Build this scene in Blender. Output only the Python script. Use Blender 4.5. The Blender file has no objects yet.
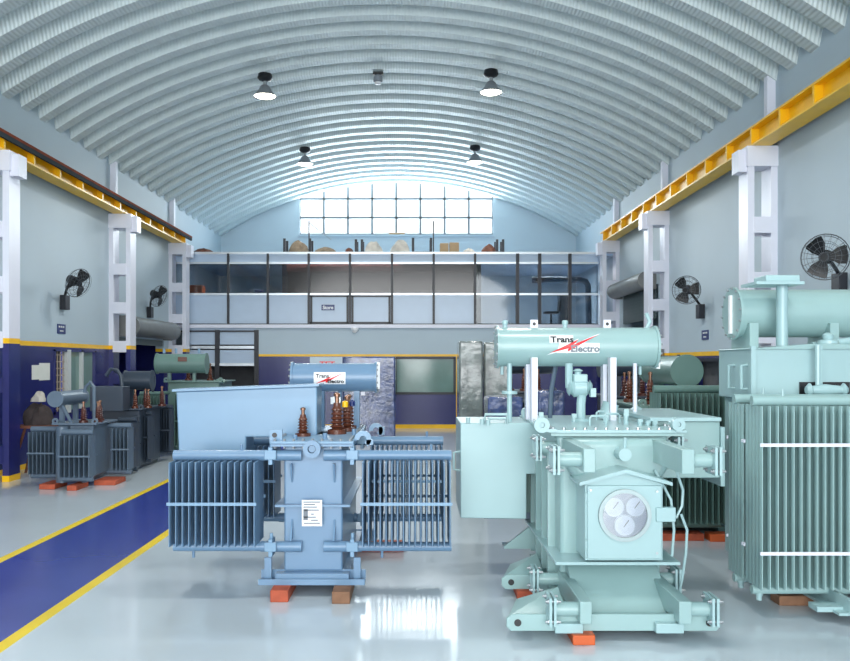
import bpy, bmesh, math, random
from mathutils import Vector, Matrix
random.seed(7)
scene = bpy.context.scene
COL = scene.collection
PI = math.pi
F = 850.0; VX, VY, H = 415.0, 363.0, 2.0

def X(px, d): return (px - VX) / F * d
def Z(py, d): return H + (VY - py) / F * d
def P(px, py, d): return Vector((X(px, d), d, Z(py, d)))

# ------------------------------------------------------------------ materials
def srgb(r, g, b):
    f = lambda c: (c/255/12.92) if c/255 <= .04045 else ((c/255+.055)/1.055)**2.4
    return (f(r), f(g), f(b), 1)
MATS = {}
def mat(name, rgb, rough=.5, metal=0.0, var=.06, nscale=3.0, bump=0.0, bscale=60.0, coat=0.0, spec=.5, emis=None, estr=0.0):
    if name in MATS: return MATS[name]
    m = bpy.data.materials.new(name); m.use_nodes = True
    nt = m.node_tree; b = nt.nodes['Principled BSDF']
    c = srgb(*rgb)
    b.inputs['Roughness'].default_value = rough
    b.inputs['Metallic'].default_value = metal
    b.inputs['Coat Weight'].default_value = coat
    b.inputs['Coat Roughness'].default_value = .08
    b.inputs['Specular IOR Level'].default_value = spec
    if var > 0:
        tc = nt.nodes.new('ShaderNodeTexCoord'); nz = nt.nodes.new('ShaderNodeTexNoise')
        nz.inputs['Scale'].default_value = nscale; nz.inputs['Detail'].default_value = 4
        rp = nt.nodes.new('ShaderNodeValToRGB')
        rp.color_ramp.elements[0].position = .3; rp.color_ramp.elements[1].position = .7
        rp.color_ramp.elements[0].color = tuple(v*(1-var) for v in c[:3]) + (1,)
        rp.color_ramp.elements[1].color = tuple(min(1, v*(1+var)) for v in c[:3]) + (1,)
        nt.links.new(tc.outputs['Object'], nz.inputs['Vector'])
        nt.links.new(nz.outputs['Fac'], rp.inputs['Fac'])
        nt.links.new(rp.outputs['Color'], b.inputs['Base Color'])
    else:
        b.inputs['Base Color'].default_value = c
    if bump > 0:
        tc = nt.nodes.new('ShaderNodeTexCoord'); nz = nt.nodes.new('ShaderNodeTexNoise')
        nz.inputs['Scale'].default_value = bscale; nz.inputs['Detail'].default_value = 3
        bp = nt.nodes.new('ShaderNodeBump'); bp.inputs['Strength'].default_value = bump; bp.inputs['Distance'].default_value = .02
        nt.links.new(tc.outputs['Object'], nz.inputs['Vector'])
        nt.links.new(nz.outputs['Fac'], bp.inputs['Height']); nt.links.new(bp.outputs['Normal'], b.inputs['Normal'])
    if emis:
        b.inputs['Emission Color'].default_value = srgb(*emis); b.inputs['Emission Strength'].default_value = estr
    MATS[name] = m
    return m
def glass(name, tint, refl=.15, rough=.03):
    if name in MATS: return MATS[name]
    m = bpy.data.materials.new(name); m.use_nodes = True
    nt = m.node_tree; nt.nodes.clear()
    o = nt.nodes.new('ShaderNodeOutputMaterial'); mx = nt.nodes.new('ShaderNodeMixShader')
    t = nt.nodes.new('ShaderNodeBsdfTransparent'); g = nt.nodes.new('ShaderNodeBsdfGlossy')
    t.inputs['Color'].default_value = srgb(*tint); g.inputs['Roughness'].default_value = rough
    mx.inputs[0].default_value = refl
    nt.links.new(t.outputs[0], mx.inputs[1]); nt.links.new(g.outputs[0], mx.inputs[2]); nt.links.new(mx.outputs[0], o.inputs[0])
    MATS[name] = m
    return m

M_wall = mat('wall_paint', (184, 201, 211), .55, var=.02, nscale=.6)
M_white = mat('white_paint', (226, 228, 240), .35, var=.02)
M_dado = mat('dado_navy', (34, 40, 104), .25, var=.12, nscale=1.2, spec=.5)
M_yellow = mat('safety_yellow', (250, 194, 16), .35, var=.06)
M_line = mat('line_yellow', (240, 208, 20), .3, var=.08, nscale=2)
M_floor = mat('epoxy_floor', (194, 206, 214), .13, var=.04, nscale=.7, bump=.02, bscale=3.0, spec=.5)
M_walk = mat('epoxy_blue', (50, 66, 150), .2, var=.07, nscale=1.0, spec=.35)
M_blueT = mat('blue_grey_enamel', (108, 140, 170), .3, var=.03)
M_blueL = mat('pale_blue_enamel', (122, 156, 184), .32, var=.03)
M_greenT = mat('pale_green_enamel', (151, 182, 182), .28, var=.03)
M_greenL = mat('mint_enamel', (162, 193, 196), .3, var=.02)
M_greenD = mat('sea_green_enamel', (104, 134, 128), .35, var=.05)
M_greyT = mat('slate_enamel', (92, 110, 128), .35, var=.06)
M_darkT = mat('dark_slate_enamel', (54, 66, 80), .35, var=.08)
M_black = mat('black_metal', (22, 24, 28), .4, var=.1)
M_dark = mat('dark_frame', (28, 32, 42), .4, var=.05)
M_alu = mat('aluminium', (205, 212, 218), .3, metal=.6, var=.04)
M_steel = mat('zinc_steel', (170, 176, 180), .35, metal=.7, var=.05)
M_copper = mat('brown_porcelain', (98, 56, 42), .25, var=.2, nscale=14)
M_wood = mat('red_timber', (176, 82, 54), .7, var=.2, nscale=9)
M_woodB = mat('brown_timber', (132, 96, 72), .75, var=.2, nscale=9)
M_panel = mat('blue_white_laminate', (186, 205, 226), .3, var=.02)
M_sticker = mat('sticker_white', (244, 246, 248), .35, var=0)
M_red = mat('sticker_red', (224, 24, 34), .35, var=0)
M_ink = mat('sticker_ink', (18, 20, 26), .4, var=0)
M_paper = mat('paper', (225, 228, 222), .7, var=.04)
M_signb = mat('sign_blue', (24, 46, 110), .35, var=0)
M_sack = mat('jute', (132, 118, 100), .9, var=.25, nscale=8, bump=.4, bscale=20)
M_carton = mat('carton', (176, 150, 116), .8, var=.1)
M_wrap = mat('plastic_wrap', (66, 80, 122), .12, var=.5, nscale=6, bump=.8, bscale=9, coat=.5)  # strong colour mottle stands in for glints on the wrap
M_wrapd = mat('smoky_plastic_wrap', (112, 120, 118), .12, var=.4, nscale=4, bump=.7, bscale=6, coat=.6)
M_rust = mat('rusty_iron', (110, 66, 48), .7, var=.3, nscale=10)
M_orange = mat('orange_plastic', (206, 94, 44), .5, var=.05)
M_drum = mat('shutter_grey', (128, 130, 128), .4, metal=.3, var=.08)
M_lens = mat('lamp_lens', (255, 252, 240), .3, var=0, emis=(255, 250, 232), estr=9)
M_refl = mat('lamp_reflector', (150, 156, 162), .35, metal=.4, var=.05)
M_dial = mat('dial_white', (236, 238, 240), .3, var=0)
M_office = mat('office_brown', (66, 62, 63), .6, var=.1, nscale=2)
M_terr = mat('terracotta_band', (128, 78, 72), .6, var=.05)
M_curt = mat('grey_curtain', (86, 88, 92), .8, var=.15)
M_glasso = glass('office_glass', (190, 200, 206), .035, .05)
M_glassf = glass('film_glass', (156, 152, 154), .035, .12)
M_glassg = mat('green_tinted_pane', (118, 148, 142), .1, var=.08, nscale=2)
M_glassc = glass('clear_glass', (245, 248, 250), .06)
M_glassd = glass('dial_glass', (232, 236, 240), .10, .1)

# corrugated steel with fine crimps across the ribs
def ceiling_mat():
    m = bpy.data.materials.new('galvanised_vault'); m.use_nodes = True
    nt = m.node_tree; b = nt.nodes['Principled BSDF']
    b.inputs['Roughness'].default_value = .5; b.inputs['Metallic'].default_value = .3
    tc = nt.nodes.new('ShaderNodeTexCoord')
    nz = nt.nodes.new('ShaderNodeTexNoise'); nz.inputs['Scale'].default_value = 2.5; nz.inputs['Detail'].default_value = 5
    rp = nt.nodes.new('ShaderNodeValToRGB')
    rp.color_ramp.elements[0].color = srgb(202, 215, 216); rp.color_ramp.elements[1].color = srgb(220, 230, 230)
    wv = nt.nodes.new('ShaderNodeTexWave'); wv.wave_type = 'BANDS'; wv.bands_direction = 'X'
    wv.inputs['Scale'].default_value = 5.0; wv.inputs['Distortion'].default_value = .4
    bp = nt.nodes.new('ShaderNodeBump'); bp.inputs['Strength'].default_value = .35; bp.inputs['Distance'].default_value = .02
    L = nt.links.new
    L(tc.outputs['Object'], nz.inputs['Vector']); L(nz.outputs['Fac'], rp.inputs['Fac']); L(rp.outputs['Color'], b.inputs['Base Color'])
    L(tc.outputs['Object'], wv.inputs['Vector']); L(wv.outputs['Fac'], bp.inputs['Height']); L(bp.outputs['Normal'], b.inputs['Normal'])
    return m
M_ceil = ceiling_mat()

# ------------------------------------------------------------------ mesh builder
class MB:
    def __init__(s): s.v = []; s.f = []; s.mi = []; s.cur = 0
    def add(s, vs, fs):
        o = len(s.v); s.v += [Vector(v) for v in vs]
        for f in fs: s.f.append(tuple(i+o for i in f)); s.mi.append(s.cur)
        return s
    def box(s, x0, x1, y0, y1, z0, z1):
        vs = [(x, y, z) for z in (z0, z1) for y in (y0, y1) for x in (x0, x1)]
        return s.add(vs, [(0,2,3,1),(4,5,7,6),(0,1,5,4),(2,6,7,3),(0,4,6,2),(1,3,7,5)])
    def obox(s, c, u, v, w, a, b, d):   # oriented box, half sizes a,b,d along unit axes u,v,w
        c, u, v, w = map(Vector, (c, u, v, w))
        vs = [c+u*(i*a)+v*(j*b)+w*(k*d) for k in (-1,1) for j in (-1,1) for i in (-1,1)]
        return s.add(vs, [(0,2,3,1),(4,5,7,6),(0,1,5,4),(2,6,7,3),(0,4,6,2),(1,3,7,5)])
    def prism(s, poly, axis, a, b):
        n = len(poly)
        def mk(p, t):
            return {'x': (t, p[0], p[1]), 'y': (p[0], t, p[1]), 'z': (p[0], p[1], t)}[axis]
        vs = [mk(p, a) for p in poly] + [mk(p, b) for p in poly]
        fs = [tuple(range(n))[::-1], tuple(range(n, 2*n))] + [(i, (i+1) % n, n+(i+1) % n, n+i) for i in range(n)]
        return s.add(vs, fs)
    def ring(s, c, u, v, r, n): return [c + u*(r*math.cos(2*PI*i/n)) + v*(r*math.sin(2*PI*i/n)) for i in range(n)]
    def cyl(s, p0, p1, r0, r1=None, n=20, caps=True):
        p0, p1 = Vector(p0), Vector(p1); r1 = r0 if r1 is None else r1
        w = (p1-p0).normalized(); u = w.orthogonal().normalized(); v = w.cross(u)
        vs = s.ring(p0, u, v, r0, n) + s.ring(p1, u, v, r1, n)
        fs = [(i, (i+1) % n, n+(i+1) % n, n+i) for i in range(n)]
        if caps: fs += [tuple(range(n))[::-1], tuple(range(n, 2*n))]
        return s.add(vs, fs)
    def lathe(s, p0, w, prof, n=24):   # prof = [(along, radius)...]
        p0, w = Vector(p0), Vector(w).normalized(); u = w.orthogonal().normalized(); v = w.cross(u)
        vs = []; m = len(prof)
        for a, r in prof: vs += s.ring(p0+w*a, u, v, max(r, 1e-4), n)
        fs = [(k*n+i, k*n+(i+1) % n, (k+1)*n+(i+1) % n, (k+1)*n+i) for k in range(m-1) for i in range(n)]
        fs += [tuple(range(n))[::-1], tuple(range((m-1)*n, m*n))]
        return s.add(vs, fs)
    def tube(s, pts, r, n=8, closed=False):
        pts = [Vector(p) for p in pts]; m = len(pts); vs = []
        u = None
        for i, p in enumerate(pts):
            a = pts[i-1] if (i or closed) else p; b = pts[(i+1) % m] if (i < m-1 or closed) else p
            w = (b-a).normalized()
            u = w.orthogonal().normalized() if u is None else (u - w*u.dot(w)).normalized()
            vs += s.ring(p, u, w.cross(u), r, n)
        k = m if closed else m-1
        fs = [(j*n+i, j*n+(i+1) % n, ((j+1) % m)*n+(i+1) % n, ((j+1) % m)*n+i) for j in range(k) for i in range(n)]
        if not closed: fs += [tuple(range(n))[::-1], tuple(range((m-1)*n, m*n))]
        return s.add(vs, fs)
    def torus(s, c, w, R, r, n=28, k=8):
        c, w = Vector(c), Vector(w).normalized(); u = w.orthogonal().normalized(); v = w.cross(u)
        return s.tube(s.ring(c, u, v, R, n), r, k, True)
    def washer(s, c, w, R, r, t, n=28):   # ring plate with a hole
        c, w = Vector(c), Vector(w).normalized(); u = w.orthogonal().normalized(); v = w.cross(u)
        vs = s.ring(c-w*t/2, u, v, R, n)+s.ring(c+w*t/2, u, v, R, n)+s.ring(c-w*t/2, u, v, r, n)+s.ring(c+w*t/2, u, v, r, n)
        fs = []
        for i in range(n):
            j = (i+1) % n
            fs += [(i, j, n+j, n+i), (2*n+j, 2*n+i, 3*n+i, 3*n+j), (j, i, 2*n+i, 2*n+j), (n+i, n+j, 3*n+j, 3*n+i)]
        return s.add(vs, fs)
    def blob(s, c, a, b, d, seed=0, amp=.15, nu=16, nv=10, flat=True):
        rnd = random.Random(seed); ph = [rnd.uniform(0, 6) for _ in range(6)]
        vs = []; c = Vector(c)
        for j in range(nv+1):
            t = PI*j/nv
            for i in range(nu):
                p = 2*PI*i/nu
                k = 1 + amp*(math.sin(3*p+ph[0])*math.sin(2*t+ph[1]) + .6*math.sin(5*p+ph[2])*math.sin(4*t+ph[3]))
                z = math.cos(t)*d*k
                if flat and z < 0: z *= .0
                vs.append(c + Vector((a*k*math.sin(t)*math.cos(p), b*k*math.sin(t)*math.sin(p), z)))
        fs = [(j*nu+i, (j+1)*nu+i, (j+1)*nu+(i+1) % nu, j*nu+(i+1) % nu) for j in range(nv) for i in range(nu)]
        return s.add(vs, fs)
    def build(s, name, mats, parent=None, off=None, bevel=0, bseg=2, smooth=True, ang=38):
        me = bpy.data.meshes.new(name)
        o_ = Vector(off) if off is not None else Vector((0, 0, 0))
        me.from_pydata([v-o_ for v in s.v], [], s.f)
        if not isinstance(mats, (list, tuple)): mats = [mats]
        for m in mats: me.materials.append(m)
        for p, i in zip(me.polygons, s.mi): p.material_index = i
        bm = bmesh.new(); bm.from_mesh(me); bmesh.ops.recalc_face_normals(bm, faces=bm.faces); bm.to_mesh(me); bm.free()
        if smooth:
            for p in me.polygons: p.use_smooth = True
            me.set_sharp_from_angle(angle=math.radians(ang))
        ob = bpy.data.objects.new(name, me); COL.objects.link(ob)
        if parent: ob.parent = parent
        if bevel:
            md = ob.modifiers.new('bevel', 'BEVEL'); md.width = bevel; md.segments = bseg; md.limit_method = 'ANGLE'; md.angle_limit = math.radians(40)
        return ob

def tag(o, label, cat, group=None, kind=None):
    o['label'] = label; o['category'] = cat
    if group: o['group'] = group
    if kind: o['kind'] = kind
    return o
def thing(name, loc, label, cat, group=None, rotz=0):
    o = bpy.data.objects.new(name, None); COL.objects.link(o); o.empty_display_size = .1
    o.location = loc; o.rotation_euler = (0, 0, rotz)
    return tag(o, label, cat, group)
def struct(mb, name, mats, **k):
    o = mb.build(name, mats, **k); o['kind'] = 'structure'; return o
def scatter(name, mb, M, parent, pts, rots=None):
    """one small mesh, copied to every point (points in the parent's space)"""
    o = None
    for i, p in enumerate(pts):
        if o is None: o = c = mb.build(name, M, parent)
        else: c = o.copy(); COL.objects.link(c)
        c.location = p
        if rots is not None: c.rotation_euler = rots
    return o
def kids(o): return [c for c in bpy.data.objects if c.parent == o]
def copy_tree(o, parent=None):
    c = o.copy(); COL.objects.link(c)
    if parent: c.parent = parent
    for ch in kids(o): copy_tree(ch, c)
    return c

def text_mb(body, size, bold=.0):
    cu = bpy.data.curves.new('t', 'FONT'); cu.body = body; cu.size = size; cu.offset = bold; cu.resolution_u = 3
    ob = bpy.data.objects.new('t', cu); COL.objects.link(ob)
    bpy.context.view_layer.update()
    me = bpy.data.meshes.new_from_object(ob.evaluated_get(bpy.context.evaluated_depsgraph_get()))
    vs = [v.co.copy() for v in me.vertices]; fs = [tuple(p.vertices) for p in me.polygons]
    bpy.data.objects.remove(ob); bpy.data.meshes.remove(me); bpy.data.curves.remove(cu)
    return vs, fs

# ================================================================== SETTING
WL, WR, WB, MZ = -7.35, 6.1, 32.2, 26.0
Y0 = -4.0
# floor, with the painted walkway as part of its surface
xs = [(-9.6, -4.26, 0), (-4.26, -4.15, 1), (-4.15, -2.97, 2), (-2.97, -2.86, 1), (-2.86, 9.0, 0)]
m = MB()
for a, b, i in xs:
    m.cur = i
    m.add([(a, Y0-6, 0), (b, Y0-6, 0), (b, WB+.3, 0), (a, WB+.3, 0)], [(0, 1, 2, 3)])
struct(m, 'floor', [M_floor, M_line, M_walk], smooth=False)

# side walls: dado, yellow band, white above
def side_wall(name, xin, xout, openings, dz):
    m = MB()
    ys = sorted({Y0, WB+.2} | {y for o in openings for y in o[:2]})
    for a, b in zip(ys, ys[1:]):
        op = [o for o in openings if o[0] <= a and o[1] >= b]
        spans = [(0, 7.3)]
        for o in op:
            n = []
            for s0, s1 in spans:
                if o[2] > s0: n.append((s0, min(s1, o[2])))
                if o[3] < s1: n.append((max(s0, o[3]), s1))
            spans = n
        for s0, s1 in spans:
            for z0, z1, i in ((0, .1, 1), (.1, dz-.09, 0), (dz-.09, dz, 1), (dz, 9, 2)):
                lo, hi = max(s0, z0), min(s1, z1)
                if hi > lo + 1e-6:
                    m.cur = i; m.box(min(xin, xout), max(xin, xout), a, b, lo, hi)
    return struct(m, name, [M_dado, M_yellow, M_wall], smooth=False)
DL, DR, DB = 2.42, 2.24, 2.27
side_wall('wall_left', WL, WL-.25, [(21.0, 24.9, 0, 2.65), (17.3, 19.55, .95, 2.28)], DL)
side_wall('wall_right', WR, WR+.25, [(21.3, 25.0, 0, 4.0), (16.95, 18.6, .9, 2.1)], DR)

# vaulted corrugated ceiling
CX, R0 = -.625, 12.2
ZC = 8.9 - R0
def arch_z(x, r=R0): return ZC + math.sqrt(r*r - (x-CX)**2)
m = MB()
pitch = .76; prof = []
y = 15.24 - pitch*25
while y < WB + .1:
    prof += [(y-.14, -.09), (y+.14, -.09), (y+.24, .10), (y+.52, .10)]
    y += pitch
N = 72; A = math.asin(7.1/R0)
vs = []; fs = []
for (yy, dr) in prof:
    for i in range(N+1):
        t = -A + 2*A*i/N
        vs.append((CX+(R0+dr)*math.sin(t), yy, ZC+(R0+dr)*math.cos(t)))
for k in range(len(prof)-1):
    for i in range(N):
        fs.append((k*(N+1)+i, k*(N+1)+i+1, (k+1)*(N+1)+i+1, (k+1)*(N+1)+i))
m.add(vs, fs)
struct(m, 'ceiling', M_ceil, ang=30)

# gable with the arched window
WX0, WX1, WZ0 = X(299.5, WB), X(493, WB), Z(234.8, WB)
m = MB()
m.box(WL-.2, WX0, WB, WB+.25, 0, 9.2); m.box(WX1, WR+.2, WB, WB+.25, 0, 9.2); m.box(WX0, WX1, WB, WB+.25, 0, WZ0)
struct(m, 'wall_gable', M_wall, smooth=False)
m = MB()
for i in range(9):
    x = WX0 + (WX1-WX0)*i/8; w = .04
    m.box(x-w, x+w, WB+.06, WB+.12, WZ0, arch_z(x)+.12)
for zz in (WZ0+.02, Z(217.4, WB), Z(198.6, WB)):
    m.box(WX0, WX1, WB+.06, WB+.12, zz-.04, zz+.04)
struct(m, 'window_1', mat('window_frame', (120, 132, 140), .5, var=0), smooth=False)
m = MB(); m.box(WX0, WX1, WB+.085, WB+.095, WZ0, 9.05)
w1 = struct(m, 'window_1_glass', M_glassc, smooth=False)
m = MB(); m.box(WX0-.05, WX1+.05, WB-.08, WB+.02, WZ0-.06, WZ0); struct(m, 'trim_1', M_wall, smooth=False)

# ground floor back wall (under the mezzanine)
lx, rx = X(256.5, MZ), X(457, MZ)
gx0, gx1, gz0, gz1 = X(395, MZ), X(455, MZ), Z(393.5, MZ), Z(357.5, MZ)
m = MB()
zt = 3.07
def strip(x0, x1, zl=0, zh=zt):
    for z0, z1, i in ((0, .12, 1), (.12, DB-.07, 0), (DB-.07, DB, 1), (DB, 9, 2)):
        lo, hi = max(zl, z0), min(zh, z1)
        if hi > lo: m.cur = i; m.box(x0, x1, MZ, MZ+.2, lo, hi)
strip(lx, gx0); strip(gx1, WR); strip(gx0, gx1, 0, gz0); strip(gx0, gx1, gz1, zt)
struct(m, 'wall_back', [M_dado, M_yellow, M_wall], smooth=False)
m = MB()
m.box(gx0, gx1, MZ+.04, MZ+.07, gz0, gz1)
struct(m, 'window_2', M_glassg, smooth=False)
m = MB()
for a, b, c, d in ((gx0-.03, gx0+.05, gz0, gz1), (gx1-.05, gx1+.03, gz0, gz1), (gx0, gx1, gz0-.03, gz0+.04), (gx0, gx1, gz1-.05, gz1+.03)):
    m.box(a, b, MZ-.03, MZ+.03, c, d)
struct(m, 'trim_2', M_dark, smooth=False)
m = MB(); m.box(rx-.03, rx+.03, MZ-.02, MZ+.02, 0, DB); struct(m, 'trim_8', M_yellow, smooth=False)
# low glazed partition at left of the back wall
m = MB()
for z0, z1 in ((Z(344.5, MZ), Z(331, MZ)), (Z(363.5, MZ), Z(350, MZ))):
    m.box(X(192, MZ)-.3, lx, MZ+.06, MZ+.1, z0, z1)
m.box(WL, lx, MZ+.05, MZ+.15, Z(331, MZ), zt)
struct(m, 'wall_partition', M_panel, smooth=False)
m = MB()
for xx in (X(217.3, MZ), lx): m.box(xx-.07, xx+.07, MZ-.02, MZ+.12, 0, Z(330, MZ))
for yy in (331, ): m.box(WL, lx, MZ, MZ+.1, Z(yy+1, MZ), Z(yy-.6, MZ))
struct(m, 'trim_3', M_dark, smooth=False)
m = MB()
for yy in (347.3, 364.5): m.box(WL, lx-.07, MZ-.01, MZ+.1, Z(yy+1.4, MZ), Z(yy-1.4, MZ))
struct(m, 'trim_4', M_alu, smooth=False)
m = MB(); m.box(WL, lx+.3, MZ+2.0, MZ+2.1, 0, 3.05)
struct(m, 'wall_store', M_curt, smooth=False)

# mezzanine: slab, panels, glazing, deck
zr = [Z(v, MZ) for v in (253.6, 263, 294.2, 324.6, 328)]    # top, upper rail, sill rail, bottom, ledge
mx0, mx1 = WL, X(598, MZ)
m = MB(); m.box(WL, WR, MZ-.12, WB, zr[4], zr[3]); struct(m, 'floor_mezzanine', M_white, smooth=False)
m = MB(); m.box(WL, X(476, MZ), MZ, WB, zr[0]-.06, zr[0]); m.box(X(476, MZ), WR, MZ, WB, zr[0]-.06, zr[0])  # right-hand span carried back to the gable, added to darken that bay
struct(m, 'ceiling_office', M_panel, smooth=False)
vx = [228.3, 267.9, 308.8, 350, 392, 433.7, 475]
edges = [X(190, MZ)] + [X(v, MZ) for v in vx]
m = MB()
m.box(mx0, mx1, MZ+.02, MZ+.06, zr[1], zr[0]-.06)
m.box(mx0, edges[-1], MZ+.02, MZ+.06, zr[3], zr[2])
struct(m, 'wall_mezzanine', M_panel, smooth=False)
m = MB()
for v in vx[:]: m.box(X(v, MZ)-.035, X(v, MZ)+.035, MZ-.04, MZ+.08, zr[3], zr[0])
for v in (517.5, 539.6, 569.8): m.box(X(v, MZ)-.05, X(v, MZ)+.05, MZ-.04, MZ+.08, zr[3], zr[0])
for a, b in ((308.8, 350), (350, 392)):
    for zz in (zr[2]-.05, zr[3]+.05): m.box(X(a, MZ), X(b, MZ), MZ-.02, MZ+.03, zz-.035, zz+.035)
    for v in (a+2.5, b-2.5): m.box(X(v, MZ)-.03, X(v, MZ)+.03, MZ-.02, MZ+.03, zr[3], zr[2])
m.box(mx0, mx1, MZ-.06, MZ+.06, zr[3]-.03, zr[3]+.03)
struct(m, 'trim_5', M_dark, smooth=False)
m = MB()
m.box(mx0, mx1, MZ-.03, MZ+.08, zr[0]-.02, zr[0]+.05)
m.box(mx0, mx1, MZ-.03, MZ+.08, zr[1]-.03, zr[1]+.03)
m.box(mx0, mx1, MZ-.03, MZ+.08, zr[2]-.03, zr[2]+.03)
struct(m, 'trim_6', M_alu, smooth=False)
m = MB(); m.box(mx0, X(282, MZ), MZ+.03, MZ+.045, zr[2], zr[1]); struct(m, 'window_3', M_glasso, smooth=False)
m = MB(); m.box(X(282, MZ), edges[-1], MZ+.03, MZ+.045, zr[2], zr[1]); struct(m, 'window_4', M_glassf, smooth=False)
m = MB(); m.box(edges[-1], mx1, MZ+.03, MZ+.045, zr[3], zr[1]); struct(m, 'window_5', M_glasso, smooth=False)
m = MB(); m.box(X(282, MZ), X(478, MZ), MZ+1.2, MZ+1.3, zr[3], zr[0]-.06)
m.box(X(478, MZ), X(478, MZ)+.1, MZ+.1, WB, zr[3], zr[0]-.06)
m.cur = 1; m.box(X(282, MZ), X(478, MZ), MZ+.95, MZ+1.2, zr[1]-.16, zr[0]-.06)
struct(m, 'wall_office', [M_office, M_terr], smooth=False)

# made-up closed boxes that keep the two shutter openings dim
m = MB()
m.box(-9.4, -9.3, 20.4, 25.6, 0, 3.2); m.box(-9.4, WL-.25, 20.3, 20.4, 0, 3.2); m.box(-9.4, WL-.25, 25.5, 25.6, 0, 3.2); m.box(-9.4, WL-.25, 20.3, 25.6, 3.1, 3.2)
struct(m, 'wall_dark_box', M_dado, smooth=False)  # sealed navy box added so the left opening looks dark
m = MB(); m.box(8.8, 8.9, 19, 28, 0, 5.5); m.box(WR+.25, 8.9, 19, 19.1, 0, 5.5); m.box(WR+.25, 8.9, 27.9, 28, 0, 5.5); m.box(WR+.25, 8.9, 19, 28, 5.4, 5.5); struct(m, 'wall_sky_block', M_wall, smooth=False)  # walled and roofed in to block the bright sky from the right opening

# window with grille in the left wall, dark window in the right wall
m = MB()
m.cur = 1
m.box(WL-.08, WL+.02, 17.3, 17.36, .95, 2.28); m.box(WL-.08, WL+.02, 19.49, 19.55, .95, 2.28)
m.box(WL-.08, WL+.02, 17.3, 19.55, 2.24, 2.28); m.box(WL-.08, WL+.02, 17.3, 19.55, .95, 1.0)
m.cur = 0
m.box(WL-.08, WL+.03, 17.92, 18.1, .95, 2.28); m.box(WL-.08, WL+.02, 18.72, 18.8, .95, 2.28)
struct(m, 'window_6', [mat('window_white', (200, 206, 206), .4, var=0), M_dado], smooth=False)
m = MB(); m.box(WL-.07, WL-.05, 18.1, 19.5, 1, 2.24); struct(m, 'window_6_glass', M_glassg, smooth=False)
m = MB(); m.box(WL-.24, WL-.2, 17.3, 18.1, .95, 2.28); struct(m, 'window_6_backing', mat('maroon_blind', (60, 40, 62), .7), smooth=False)
m = MB()
for i in range(4): m.box(WL-.05, WL-.035, 17.42+i*.14, 17.436+i*.14, 1, 2.24)
for i in range(9): m.box(WL-.05, WL-.035, 17.36, 17.92, 1.04+i*.14, 1.056+i*.14)
struct(m, 'window_6_grille', mat('cream_bars', (196, 178, 160), .5, var=0), smooth=False)
m = MB()
for a, b, c, d in ((16.95, 17.03, .9, 2.1), (18.52, 18.6, .9, 2.1), (16.95, 18.6, .9, .97), (16.95, 18.6, 2.03, 2.1)):
    m.box(WR-.03, WR+.08, a, b, c, d)
struct(m, 'window_7', M_dark, smooth=False)
m = MB(); m.box(WR+.2, WR+.24, 16.9, 18.7, .9, 2.1); struct(m, 'window_7_backing', M_curt, smooth=False)

# posts of the wall: battened columns, navy at the foot
def column(x0, x1, y, z1, name_n, dz, side):
    y0, y1 = y, y+.4
    m = MB(); w = .11
    for a in (x0, x1-w):
        m.cur = 0; m.box(a, a+w, y0, y1, dz, z1)
        m.cur = 1; m.box(a, a+w, y0, y1, dz-.09, dz)
        m.cur = 2; m.box(a, a+w, y0, y1, .1, dz-.09)
        m.cur = 1; m.box(a-.005, a+w+.005, y0-.005, y1, 0, .1)
    z = z1 - .32; k = 0
    m.cur = 0; m.box(x0-.02, x1+.02, y0-.03, y1, z1-.34, z1)
    z = z1 - .34
    while z > dz + .4:
        gap = .85 if k == 0 else .66
        z -= gap
        m.box(x0+w-.01, x1-w+.01, y0-.015, y0+.05, z-.27, z); m.box(x0+w-.01, x1-w+.01, y1-.05, y1, z-.27, z)
        z -= .27; k += 1
    # seat bracket on the inner face, under the crane beam
    xi = x1 if side < 0 else x0
    m.box(min(xi, xi-side*.14), max(xi, xi-side*.14), y0+.05, y1-.05, z1-.42, z1-.05)
    m.cur = 2; m.box(x0+w-.01, x1-w+.01, y0, y0+.05, 1.5, 1.75); m.box(x0+w-.01, x1-w+.01, y0, y0+.05, .3, .6)
    o = struct(m, 'column_%s' % name_n, [M_white, M_yellow, M_dado], smooth=False)
for i, y in enumerate((14.3, 20.4, 25.35)):
    column(WL, -6.83, y, 5.58, 'left_%d' % (i+1), DL, -1)
    column(5.6, WR, y, 5.65, 'right_%d' % (i+1), DR, 1)
# short white posts and drip strips between beam and vault
for i, y in enumerate((14.3, 20.4, 25.35)):
    for s, xx in (('left', WL), ('right', WR)):
        m = MB(); d = .14 if s == 'left' else -.14
        m.box(min(xx, xx+d), max(xx, xx+d), y+.08, y+.22, 5.95, 6.95)
        struct(m, 'trim_%s_%d' % (s, i+7), M_white, smooth=False)

# ================================================================== crane runway beams
def crane_beam(xc, side, ys, label):
    t = thing('crane_runway_beam', (xc, 0, 5.65 if side > 0 else 5.58), label, 'crane beam', 'yellow crane beams along both walls')
    off = (xc, 0, 5.65)
    m = MB(); y0, y1 = -3.9, 26.0
    m.box(xc-.02, xc+.02, y0, y1, 5.68, 5.95); m.box(xc-.16, xc+.16, y0, y1, 5.65, 5.68); m.box(xc-.16, xc+.16, y0, y1, 5.95, 5.985)
    m.build('girder', M_yellow, t, off)
    s = None
    for y in ys:
        if s is None:
            m = MB(); m.box(-.15, .15, -.03, .03, .03, .30)
            s = m.build('stiffener', M_yellow, t); c = s
        else:
            c = s.copy(); COL.objects.link(c)
        c.location = (0, y, 0)
    m = MB(); m.box(xc-.03, xc+.03, y0, y1, 5.985, 6.04); m.build('rail', M_rust, t, off)
    return t
ysr = [12.1+1.13*i for i in range(-9, 13)]
tr = crane_beam(5.82, 1, ysr, 'yellow crane runway beam along the right wall')
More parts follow.
